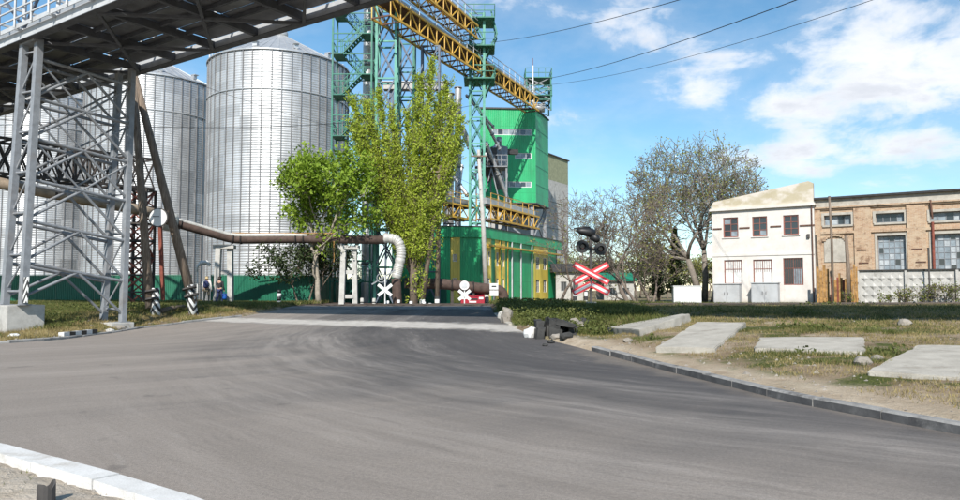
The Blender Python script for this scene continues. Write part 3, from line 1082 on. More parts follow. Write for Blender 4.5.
# ================================================================== SILOS
SR, SZ0, SZ1 = 6.65, .6, 23.2
_silo = {}
def silo_meshes():
    n = 144; H = SZ1 - SZ0; pitch = .22
    rows = int(H / pitch)
    prof = []
    for i in range(rows):
        z = i * pitch
        prof += [(0.0, z), (.022, z + pitch * .25), (.022, z + pitch * .55), (0, z + pitch * .8)]
    prof.append((0, H))
    pr = np.array(prof); a = np.linspace(0, 2 * np.pi, n, endpoint=False)
    rr = SR + pr[:, 0][:, None] + 0 * a[None]
    X = rr * np.cos(a)[None]; Y = rr * np.sin(a)[None]; Z = pr[:, 1][:, None] + 0 * a[None]
    vs = np.stack([X.ravel(), Y.ravel(), Z.ravel()], 1)
    m = len(pr)
    i = np.arange(m)[:-1, None] * n; k = np.arange(n)[None]; k2 = (k + 1) % n
    fs = np.stack([(i + k).ravel(), (i + k2).ravel(), (i + n + k2).ravel(), (i + n + k).ravel()], 1)
    me = bpy.data.meshes.new('silo_wall')
    me.from_pydata(vs.tolist(), [], fs.tolist())
    me.polygons.foreach_set('use_smooth', [True] * len(fs))
    uv = me.uv_layers.new(name='UVMap')
    # uv counted in sheets: 24 round, one every 1.1 m up, staggered
    kk = np.tile(np.arange(n), m - 1); ii = np.repeat(np.arange(m - 1), n)
    u0 = kk / 6.0; u1 = (kk + 1) / 6.0
    v0 = pr[ii, 1] / 1.1; v1 = pr[ii + 1, 1] / 1.1
    U = np.stack([u0, v0, u1, v0, u1, v1, u0, v1], 1).ravel()
    uv.data.foreach_set('uv', U)
    me.materials.append(silo_m)
    _silo['wall'] = me
    mb = MB(); mb.box((0, 0, H / 2), (.09, .085, H)); _silo['stiff'] = mb.mesh('stiffener', silo_stiff)
    # ribbed cone
    mb = MB(); nr = 48
    rimv = []; 
    h = 3.4
    for i in range(nr):
        for j, dz in ((0, 0), (.86, 0), (.88, .06), (.98, .06)):
            an = 2 * math.pi * (i + j) / nr
            rimv.append((an, dz))
    vs = [((SR + .12) * math.cos(a_), (SR + .12) * math.sin(a_), dz) for a_, dz in rimv] + [(.7 * math.cos(a_), .7 * math.sin(a_), h + dz * .3) for a_, dz in rimv]
    N = len(rimv)
    mb.add(vs, [(q, (q + 1) % N, N + (q + 1) % N, N + q) for q in range(N)])
    _silo['roof'] = mb.mesh('silo_roof', tube_grey)
    mb = MB(); mb.tube([(0, 0, h - .1), (0, 0, h + .45), (0, 0, h + .5)], [.72, .72, .5], 20); _silo['cap'] = mb.mesh('silo_cap', tube_grey)
    mb = MB(); mb.box((0, 0, .2), (.42, .42, .4)); mb.box((.12, 0, .44), (.62, .5, .08)); _silo['vent'] = mb.mesh('silo_vent', tube_grey)
    mb = MB()
    N = 72
    ring = []
    for q in range(N):
        a_ = 2 * math.pi * q / N
        ring.append([(r_ * math.cos(a_), r_ * math.sin(a_), z_) for r_, z_ in ((SR + .02, -.06), (SR + .16, -.06), (SR + .16, .06), (SR + .02, .06))])
    mb.add([v for r_ in ring for v in r_], [(q * 4 + k, ((q + 1) % N) * 4 + k, ((q + 1) % N) * 4 + (k + 1) % 4, q * 4 + (k + 1) % 4) for q in range(N) for k in range(4)])
    _silo['ring'] = mb.mesh('silo_ring', tube_grey)
silo_meshes()


def make_silo(x, y, label, rails=False):
    g = thing('grain_silo', label, 'silo', (x, y, SZ0), 'corrugated steel grain silos')
    T0 = Matrix.Translation((x, y, SZ0))
    link(bpy.data.objects.new('wall', _silo['wall']), T0, g)
    view = math.atan2(-y, -x)
    for k in range(48):
        a = 2 * math.pi * (k + .3) / 48
        if math.cos(a - view) < -.1:
            continue
        M = T0 @ Matrix.Rotation(a, 4, 'Z') @ Matrix.Translation((SR + .045, 0, 0))
        link(bpy.data.objects.new('stiffener', _silo['stiff']), M, g)
    TT = Matrix.Translation((x, y, SZ1))
    rf = link(bpy.data.objects.new('roof', _silo['roof']), TT, g)
    link(bpy.data.objects.new('roof_cap', _silo['cap']), TT, rf)
    link(bpy.data.objects.new('eave_ring', _silo['ring']), TT, g)
    for z in (19.6,):
        link(bpy.data.objects.new('wind_ring', _silo['ring']), Matrix.Translation((x, y, z)) @ Matrix.Scale(.993, 4, (1, 0, 0)) @ Matrix.Scale(.993, 4, (0, 1, 0)) @ Matrix.Scale(.6, 4, (0, 0, 1)), g)
    for k in range(10):
        a = 2 * math.pi * k / 10 + .2
        rr = SR * .86
        M = Matrix.Translation((x + rr * math.cos(a), y + rr * math.sin(a), SZ1 + 3.4 * (1 - rr / SR) + .05)) @ Matrix.Rotation(a, 4, 'Z')
        link(bpy.data.objects.new('roof_vent', _silo['vent']), M, rf)
    if rails:
        for k in range(6):
            a = view - .95 - k * .13
            p = Vector((x + (SR - .1) * math.cos(a), y + (SR - .1) * math.sin(a), SZ1))
            rod('roof_post', p, p + Vector((0, 0, 1.5)), .07, white_paint, g, 6)


make_silo(-19.75, 70, 'largest steel grain silo, nearest of the three, beside the green stairs', True)
make_silo(-35.3, 77, 'middle steel grain silo, half hidden behind the wooden poles')
make_silo(-51.0, 84, 'farthest steel grain silo, behind the gallery tower at the left edge')

# ================================================================== GREEN FENCE
_fp = {}
def fence_panel(w, h):
    key = (round(w, 3), h)
    if key not in _fp:
        m = MB()
        n = int(w / .11)
        xs = []
        for k in range(n):
            x = k * w / n
            xs += [(x, 0), (x + w / n * .3, 0), (x + w / n * .42, .03), (x + w / n * .88, .03)]
        xs.append((w, 0))
        vs = [(a, b, 0) for a, b in xs] + [(a, b, h) for a, b in xs]
        N = len(xs)
        m.add(vs, [(i, i + 1, N + i + 1, N + i) for i in range(N - 1)])
        vs = [(a, b + .02, 0) for a, b in xs] + [(a, b + .02, h) for a, b in xs]
        m.add(vs, [(N + i, N + i + 1, i + 1, i) for i in range(N - 1)])
        _fp[key] = m.mesh('profiled_sheet', fence_m)
    return _fp[key]


def make_fence(pts, label, h=2.05, zoff=-.02):
    g = thing('sheet_fence', label, 'fence', (pts[0][0], pts[0][1], .6), 'green sheet metal fences')
    for a, b in zip(pts, pts[1:]):
        a, b = Vector(a), Vector(b)
        L = (b - a).length; n = max(1, round(L / 2.4)); w = L / n
        ang = math.atan2((b - a).y, (b - a).x)
        for k in range(n):
            q = a.lerp(b, k / n)
            M = Matrix.Translation((q.x, q.y, .58 + zoff)) @ Matrix.Rotation(ang, 4, 'Z')
            link(bpy.data.objects.new('sheet', fence_panel(round(w - .015, 2), h)), M, g)
            rod('post', (q.x, q.y + .06, .5), (q.x, q.y + .06, .6 + h), .07, green_dark, g)
        q0 = Vector((a.x, a.y, .6 + h)); q1 = Vector((b.x, b.y, .6 + h))
        bar('cap_rail', q0, q1, .06, .04, green_dark, g)


fx = lambda px, Y: (P(px, 280, Y).x, Y)
make_fence([fx(-60, 49), fx(133, 49.5), fx(192, 50)], 'dark green profiled sheet fence behind the gallery tower')
make_fence([fx(211, 50), fx(312, 49), fx(345, 62)], 'green profiled sheet fence in front of the nearest silo')
make_fence([fx(340, 56), fx(400, 56), fx(447, 56)], 'shaded green sheet fence behind the white crossing sign', 1.9)

# ================================================================== FACADES
class Facade:
    """a wall line in plan: u along it, z up, out = towards the camera"""
    def __init__(self, O, ux):
        self.O = Vector((O[0], O[1])); self.ux = Vector((ux[0], ux[1])).normalized()
        self.out = Vector((self.ux.y, -self.ux.x))

    def u(self, px):
        k = (px - 480) / F
        # (O + u*ux).x = k*(O+u*ux).y / cos-ish ; the pitch matters little near the horizon
        k = ray(px, 260).x / ray(px, 260).y
        return (k * self.O.y - self.O.x) / (self.ux.x - k * self.ux.y)

    def uz(self, px, py):
        r = ray(px, py); k = r.x / r.y
        u = (k * self.O.y - self.O.x) / (self.ux.x - k * self.ux.y)
        Y = self.O.y + u * self.ux.y
        return u, EYE.z + r.z / r.y * Y

    def p(self, u, o, z):
        q = self.O + self.ux * u + self.out * o
        return Vector((q.x, q.y, z))

    def box(self, name, u0, u1, z0, z1, o0, o1, mat, parent):
        c = self.p((u0 + u1) / 2, (o0 + o1) / 2, (z0 + z1) / 2)
        return box(name, c, (u1 - u0, abs(o1 - o0), z1 - z0), mat, parent, self.ux)

    def wall(self, name, u0, u1, z0, z1, holes, thick, mat, parent, o=0.0):
        us = sorted({u0, u1, *[h[0] for h in holes], *[h[1] for h in holes]})
        zs = sorted({z0, z1, *[h[2] for h in holes], *[h[3] for h in holes]})
        us = [v for v in us if u0 <= v <= u1]; zs = [v for v in zs if z0 <= v <= z1]
        m = MB()
        full = lambda i, j: not any(h[0] <= (us[i] + us[i + 1]) / 2 <= h[1] and h[2] <= (zs[j] + zs[j + 1]) / 2 <= h[3] for h in holes)
        nu, nz = len(us) - 1, len(zs) - 1
        ok = [[full(i, j) for j in range(nz)] for i in range(nu)]
        def quad(a, b, c, d): m.add([a, b, c, d], [(0, 1, 2, 3)])
        for i in range(nu):
            for j in range(nz):
                if not ok[i][j]: continue
                a, b, c, d = us[i], us[i + 1], zs[j], zs[j + 1]
                quad(self.p(a, o, c), self.p(b, o, c), self.p(b, o, d), self.p(a, o, d))
                quad(self.p(b, o - thick, c), self.p(a, o - thick, c), self.p(a, o - thick, d), self.p(b, o - thick, d))
                if i == 0 or not ok[i - 1][j]: quad(self.p(a, o - thick, c), self.p(a, o, c), self.p(a, o, d), self.p(a, o - thick, d))
                if i == nu - 1 or not ok[i + 1][j]: quad(self.p(b, o, c), self.p(b, o - thick, c), self.p(b, o - thick, d), self.p(b, o, d))
                if j == 0 or not ok[i][j - 1]: quad(self.p(a, o - thick, c), self.p(b, o - thick, c), self.p(b, o, c), self.p(a, o, c))
                if j == nz - 1 or not ok[i][j + 1]: quad(self.p(a, o, d), self.p(b, o, d), self.p(b, o - thick, d), self.p(a, o - thick, d))
        return m.build(name, mat, parent)

    def window(self, u0, u1, z0, z1, cols, rows, parent, o=-.14, fr=.05, fmat=None, pmats=(None,), name='window', zsplit=None):
        fmat = fmat or win_frame
        w = self.box(name, u0, u1, z0, z0 + fr, o, o + .07, fmat, parent)       # bottom rail carries the rest
        self.box('frame', u0, u1, z1 - fr, z1, o, o + .07, fmat, w)
        self.box('frame', u0, u0 + fr, z0 + fr, z1 - fr, o, o + .07, fmat, w)
        self.box('frame', u1 - fr, u1, z0 + fr, z1 - fr, o, o + .07, fmat, w)
        cu = [u0 + (u1 - u0) * k / cols for k in range(cols + 1)]
        cz = zsplit or [z0 + (z1 - z0) * k / rows for k in range(rows + 1)]
        b = fr * .55
        for k in cu[1:-1]:
            self.box('mullion', k - b / 2, k + b / 2, z0 + fr, z1 - fr, o + .004, o + .062, fmat, w)
        for k in cz[1:-1]:
            self.box('glazing_bar', u0 + fr, u1 - fr, k - b / 2, k + b / 2, o + .008, o + .058, fmat, w)
        for i in range(cols):
            for j in range(len(cz) - 1):
                pm = random.choice(pmats) or glass_m
                self.box('pane', cu[i] + b / 2, cu[i + 1] - b / 2, cz[j] + b / 2, cz[j + 1] - b / 2, o + .015, o + .03, pm, w)
        return w


def make_white_house():
    fa = Facade((16.8, 52.0), DT)
    L = fa.u(815); base = .45
    g = thing('white_house', 'white plastered two storey house with a slanting lichen stained parapet', 'building', (fa.p(L / 2, -3, .5)))
    def rect(x0, x1, y0, y1):
        u0, z1 = fa.uz(x0, y0); u1, _ = fa.uz(x1, y0); _, z0 = fa.uz((x0 + x1) / 2, y1); _, z1 = fa.uz((x0 + x1) / 2, y0)
        return (u0, u1, z0, z1)
    ups = [rect(723, 738, 217.5, 237.5), rect(752, 767, 216.5, 236.5), rect(783, 798.5, 215, 235)]
    lows = [rect(724, 742, 260, 284), rect(753, 772, 259.5, 284), rect(783, 803, 258, 285)]
    zc = fa.uz(764, 208.5)[1]
    fa.wall('wall', 0, L, base, zc, ups + lows, .42, plaster, g)
    for i, h in enumerate(ups):
        fa.window(*h, 2, 2, g, pmats=(None, None, pane_blue), fr=.08, zsplit=[h[2], h[2] + (h[3] - h[2]) * .33, h[2] + (h[3] - h[2]) * .66, h[3]])
        fa.box('sill', h[0] - .08, h[1] + .08, h[2] - .06, h[2], -.1, .07, plaster, g)
    for i, h in enumerate(lows):
        pm = (pane_pale,) if i < 2 else (pane_blue, None)
        H = h[3] - h[2]
        w = fa.window(*h, 2, 2, g, pmats=pm, fr=.07, zsplit=[h[2], h[2] + H * .62, h[3]])
        for k in range(9):       # iron grille on the upper lights
            u = h[0] + (h[1] - h[0]) * (k + .5) / 9
            rod('grille_bar', fa.p(u, -.05, h[2] + (H * .5 if i < 2 else 0)), fa.p(u, -.05, h[3]), .022, win_frame, w, 5)
    fa.box('string_course', 0, L, fa.uz(764, 255.5)[1], fa.uz(764, 253)[1], 0, .05, plaster, g)
    fa.box('cornice', -.12, L + .12, zc, zc + .12, -.4, .22, plaster, g)
    fa.box('cornice', -.08, L + .08, zc + .12, zc + .2, -.4, .12, plaster, g)
    for a, b, y in ((712.8, 722, 229), (739, 750, 228), (770, 781.5, 226.5), (799.5, 815, 225.5)):   # rusty wall ties
        z = fa.uz((a + b) / 2, y)[1]
        fa.box('wall_tie', fa.uz(a, y)[0] + .02, fa.uz(b, y)[0] - .02, z - .05, z + .05, 0, .05, rust, g)
    # parapet : a leaning gable shape
    m = MB()
    z0 = zc + .2
    pts = [(-.02, z0), (L, z0), (L, fa.uz(813, 183)[1]), (L - .3, fa.uz(809, 181)[1]), (.15, fa.uz(715, 202)[1]), (-.02, z0 + .25)]
    fr = [fa.p(u, -.02, z) for u, z in pts]; bk = [fa.p(u, -.36, z) for u, z in pts]
    n = len(pts)
    m.add(fr + bk, [tuple(range(n)), tuple(reversed(range(n, 2 * n)))] + [((i + 1) % n, i, n + i, n + (i + 1) % n) for i in range(n)])
    m.build('parapet', plaster, g)
    # back of the house
    side = Facade(fa.p(0, -8, 0)[:2], -fa.out * -1)
    fa.box('side_wall', 0, .4, base, zc, -8, -.44, plaster, g)
    fa.box('side_wall', L - .4, L, base, zc, -8, -.44, plaster, g)
    fa.box('rear_wall', 0, L, base, zc, -8.4, -8, plaster, g)
    fa.box('roof', -.1, L + .1, zc + .01, zc + .18, -8.5, -.42, roof_felt, g)
    fa.box('floor_inside', .4, L - .4, zc / 2 + .2, zc / 2 + .4, -8, -.44, conc_dark, g)
    rod('downpipe', fa.p(L - .12, .08, base), fa.p(L - .12, .08, zc), .09, rust, g)
    lamp = fa.box('wall_lamp', L - .45, L - .28, fa.uz(808, 238)[1], fa.uz(808, 234)[1], .0, .14, dark_steel, g)
    # grey steel boxes standing against it
    for i, (x0, x1, y0) in enumerate(((717, 742, 283.5), (754, 780, 282.5))):
        q = thing('metal_cabinet', ['grey double door metal cabinet at the left of the white house', 'grey double door metal cabinet between the lower windows of the white house'][i], 'cabinet', fa.p(fa.u((x0 + x1) / 2), .6, .6), 'cabinets in front of the white house')
        u0, u1 = fa.u(x0), fa.u(x1); zt = fa.uz((x0 + x1) / 2, y0)[1] - .06
        fa.box('body', u0, u1, .5, zt, .25, .95, door_grey, q)
        fa.box('roof_plate', u0 - .05, u1 + .05, zt, zt + .06, .2, 1.02, door_grey, q)
        um = (u0 + u1) / 2
        for a, b in ((u0 + .05, um - .015), (um + .015, u1 - .05)):
            dd = fa.box('door', a, b, .72, zt - .07, .95, .985, door_grey, q)
            rod('handle', fa.p((b if b < um + .1 else a) - (.1 if b < um + .1 else -.1), 1.02, zt - .75), fa.p((b if b < um + .1 else a) - (.1 if b < um + .1 else -.1), 1.02, zt - .55), .03, dark_steel, dd, 6)
    return fa, L
white_fa, WL = make_white_house()


def make_brick_hall():
    O = white_fa.p(WL + .02, -.35, 0)
    fa = Facade(O[:2], DT)
    U1 = 13.0; base = .45
    g = thing('brick_hall', 'long weathered brick workshop with big glazed windows beside the white house', 'building', fa.p(6, -4, .5))
    def rect(x0, x1, y0, y1):
        u0 = fa.uz(x0, y0)[0]; u1 = fa.uz(x1, y0)[0]
        return [u0, u1, fa.uz((x0 + x1) / 2, y1)[1], fa.uz((x0 + x1) / 2, y0)[1]]
    small = [rect(824, 851, 215, 225), rect(875.5, 904, 213, 222.5), rect(930, 962, 211.5, 220.5)]
    big = [rect(824, 846, 236, 262), rect(877.5, 905.5, 235.5, 271), rect(932, 962, 233.5, 271)]
    zt = fa.uz(890, 203.5)[1]
    w = 13.0
    holes = [tuple(h) for h in small + big[1:]]
    fa.wall('wall', 0, U1, base, zt, holes, .5, brick_m, g)
    # parapet, cornice and belts
    zr = fa.uz(890, 195.5)[1]
    fa.box('frieze', 0, U1, zt, zr, -.5, .05, conc_slab, g)
    fa.box('roof_edge', -.1, U1, zr, zr + .13, -.8, .28, roof_felt, g)
    fa.box('roof', -.1, U1, zr + .0, zr + .1, -12, -.8, roof_felt, g)
    fa.box('cornice', 0, U1, zt - .10, zt - .01, 0, .2, brick_m, g)
    fa.box('cornice', 0, U1, zt - .2, zt - .1, 0, .1, brick_m, g)
    zb = fa.uz(890, 230)[1]
    fa.box('belt_course', 0, U1, zb - .10, zb + .06, 0, .12, brick_m, g)
    # piers between the bays
    for x0, x1 in ((816, 821.5), (855, 872), (908, 927)):
        u0, u1 = fa.u(x0), fa.u(x1)
        fa.box('pier', u0, u1, base, zb - .1, 0, .13, brick_m, g)
        fa.box('pier', u0, u1, zb + .06, zt - .2, 0, .13, brick_m, g)
    # pale surrounds
    for h in small + big[1:]:
        e = .16
        fa.box('surround', h[0] - e, h[0], h[2] - .02, h[3] + e, 0, .05, conc_slab, g)
        fa.box('surround', h[1], h[1] + e, h[2] - .02, h[3] + e, 0, .05, conc_slab, g)
        fa.box('lintel', h[0], h[1], h[3], h[3] + e, 0, .055, conc_slab, g)
        fa.box('sill', h[0] - .1, h[1] + .1, h[2] - .12, h[2], -.2, .1, conc_slab, g)
    for h in small:
        fa.window(*h, 4, 1, g, o=-.3, fr=.06, fmat=grey_paint, pmats=(pane_blue, None, pane_haze))
    for h in big[1:]:
        fa.window(*h, 5, 6, g, o=-.3, fr=.06, fmat=grey_paint, pmats=(pane_blue, pane_blue, pane_blue, pane_haze, pane_haze, None))
    # bricked-up opening with an arch
    h = big[0]
    fa.box('blocked_window', h[0], h[1], h[2], h[3] - .2, 0, .06, conc_slab, g)
    nA = 9
    cx = (h[0] + h[1]) / 2; wd = (h[1] - h[0]) / 2
    for k in range(nA):
        a0 = math.pi * (.12 + .76 * k / (nA - 1))
        p = fa.p(cx - math.cos(a0) * wd * 1.05, .07, h[3] - .45 + math.sin(a0) * .5)
        box('brick', p, (.2, .12, .14), brick_m, g, fa.ux)
    rod('drainpipe', fa.p(fa.u(934), .16, 1.0), fa.p(fa.u(934), .16, fa.uz(934, 222)[1]), .16, rust_red, g)
    rod('drainpipe', fa.p(fa.u(934), .16, fa.uz(934, 219)[1]), fa.p(fa.u(932.5), .16, fa.uz(933, 200)[1]), .12, rust, g)
    for x, y in ((864, 263), (862, 250), (917, 249), (921, 262)):
        u, z = fa.uz(x, y)
        fa.box('wall_tie', u - .28, u + .28, z - .035, z + .035, 0.13, .17, rust, g)
    fa.box('side_wall', 0, .4, base, zt, -12, -.52, brick_m, g)
    fa.box('rear_wall', 0, U1, base, zt, -12.4, -12, brick_m, g)
    fa.box('side_wall', U1 - .4, U1, base, zt, -12, -.52, brick_m, g)
    return fa
brick_fa = make_brick_hall()


# ------------------------------------------------------------------ yard in front of the hall
def make_yard():
    fa = Facade(brick_fa.p(0, 2.0, 0)[:2], DT)
    # concrete panel wall
    g = thing('concrete_panel_wall', 'grey concrete panel wall with diamond relief in front of the brick workshop', 'wall', fa.p(6, 0, .5))
    u0 = fa.u(858); zt = fa.uz(890, 271)[1]; wp = 2.6
    m = MB()
    nx, nz = 5, 4
    H = zt - .45
    m.box((wp / 2 - .02, .08, H / 2), (wp - .04, .10, H))
    for i in range(nx):
        for j in range(nz):
            a = .1 + (wp - .24) * i / nx; b = .1 + (wp - .24) * (i + 1) / nx; c = .12 + (H - .3) * j / nz; d = .12 + (H - .3) * (j + 1) / nz
            mx, mz = (a + b) / 2, (c + d) / 2
            m.add([(a + .02, .03, mz), (mx, .03, c + .02), (b - .02, .03, mz), (mx, .03, d - .02), (mx, -.075, mz)], [(0, 1, 4), (1, 2, 4), (2, 3, 4), (3, 0, 4)])
    pm = m.mesh('relief_panel', conc)
    ang = math.atan2(DT.y, DT.x)
    for k in range(4):
        q = fa.p(u0 + k * wp, 0, .45)
        link(bpy.data.objects.new('panel', pm), Matrix.Translation(q) @ Matrix.Rotation(ang, 4, 'Z'), g)
        fa.box('coping', u0 + k * wp, u0 + (k + 1) * wp - .03, zt, zt + .09, -.18, .06, conc_dark, g)
        fa.box('post', u0 + k * wp - .09, u0 + k * wp + .05, .4, zt + .02, .02, .13, conc, g)
    # ochre gate of upright boards
    g = thing('board_gate', 'ochre rusty board fence between white house and concrete wall', 'fence', fa.p(fa.u(838), 0, .5))
    for a, b, o in ((816, 829, 0.0), (851, 858, .25)):
        ua, ub = fa.u(a), fa.u(b)
        n = max(3, int((ub - ua) / .17))
        for k in range(n):
            u = ua + (ub - ua) * k / n
            fa.box('board', u, u + (ub - ua) / n - .025, .5, fa.uz(838, 268)[1] + random.uniform(-.3, .22), o + random.uniform(-.02, .02), o + .05, board_rust, g)
        fa.box('rail', ua, ub, 1.0, 1.1, o - .08, o - .025, rust, g)
        fa.box('rail', ua, ub, 2.0, 2.1, o - .08, o - .025, rust, g)
    ua, ub = fa.u(829), fa.u(851)
    for k in range(11):
        u = ua + (ub - ua) * k / 11
        fa.box('board', u, u + .12, .5, fa.uz(838, 274)[1] + random.uniform(-.5, .1), -.5 + random.uniform(-.04, .04), -.45, rust_red if k % 3 == 0 else board_rust, g)
    # posts
    for (x, y0, y1, o, d, lab) in ((833.5, 198, 305, .7, .17, 'tall grey wooden post rising in front of the brick workshop'), (848.5, 236, 305, .5, .26, 'short thick brown post by the ochre board fence')):
        p = fa.p(fa.u(x), o, .4); zt2 = fa.uz(x, y0)[1]
        q = thing('wooden_post', lab, 'post', p)
        m = MB(); m.tube([(p.x, p.y, .4), (p.x + .03, p.y, zt2 * .6), (p.x - .05, p.y, zt2)], [d / 2, d / 2.2, d / 2.6], 10)
        m.build('shaft', wood, q)
        b = MB(); b.tube([(p.x - .05, p.y, zt2), (p.x - .05, p.y, zt2 + .04)], d / 2.2, 10); b.build('top_cap', rust, q)
    # metal pole near the wall
    p = fa.p(fa.u(929), .6, .4)
    q = thing('iron_pole', 'thin dark iron pole in front of the concrete wall', 'pole', p)
    rod('shaft', p, (p.x, p.y, fa.uz(929, 249)[1]), .09, dark_steel, q)
    rod('top_cap', (p.x, p.y, fa.uz(929, 249)[1]), (p.x, p.y, fa.uz(929, 249)[1] + .05), .13, dark_steel, q)
    # white block left of the house
    q = P(688.5, 305, 47); 
    g = thing('white_block', 'whitewashed concrete block in the grass left of the white house', 'concrete block', (q.x, q.y, .5))
    zt3 = P(688, 286.5, 47).z
    w2 = 27 / F * 47
    box('body', (q.x, q.y + .4, (.4 + zt3) / 2), (w2, .8, zt3 - .4), white_paint, g, (1, -.12))
    box('coping', (q.x, q.y + .4, zt3 + .02), (w2 + .08, .88, .06), white_paint, g, (1, -.12))
make_yard()


# ================================================================== GRAIN PLANT
def lattice(g, c, w, d, z0, z1, n, leg, mat, bmat, lw=.14, bw=.07, taper=1.0):
    cs = [(-1, -1), (1, -1), (1, 1), (-1, 1)]
    def corner(i, f):
        k = 1 + (taper - 1) * f
        return Vector((c[0] + cs[i][0] * w / 2 * k, c[1] + cs[i][1] * d / 2 * k, z0 + (z1 - z0) * f))
    for i in range(4):
        bar('leg', corner(i, 0), corner(i, 1), lw, lw, mat, g, up=(1, 0, 0))
    for k in range(n + 1):
        f = k / n
        for i in range(4):
            j = (i + 1) % 4
            if k: bar('strut', corner(i, f - .002), corner(j, f - .002), bw, bw, mat, g)
            if k < n:
                a, b = (i, j) if (k + i) % 2 else (j, i)
                bar('brace', corner(a, f), corner(b, (k + 1) / n), bw, bw, bmat, g)
                if i in (0, 2):
                    bar('brace', corner(b, f) + Vector((0, .03, 0)), corner(a, (k + 1) / n) + Vector((0, .03, 0)), bw * .8, bw * .8, bmat, g)
    return corner


def railing(g, pts, z, mat, h=1.05, step=1.0, d=.05):
    for a, b in zip(pts, pts[1:]):
        a = Vector((a[0], a[1], z)); b = Vector((b[0], b[1], z))
        n = max(1, int((b - a).length / step))
        for k in range(n + 1):
            p = a.lerp(b, k / n)
            bar('rail_post', p, p + Vector((0, 0, h)), d, d, mat, g)
        for hh in (h * .5, h):
            bar('handrail', a + Vector((0, 0, hh)), b + Vector((0, 0, hh)), d, d, mat, g)


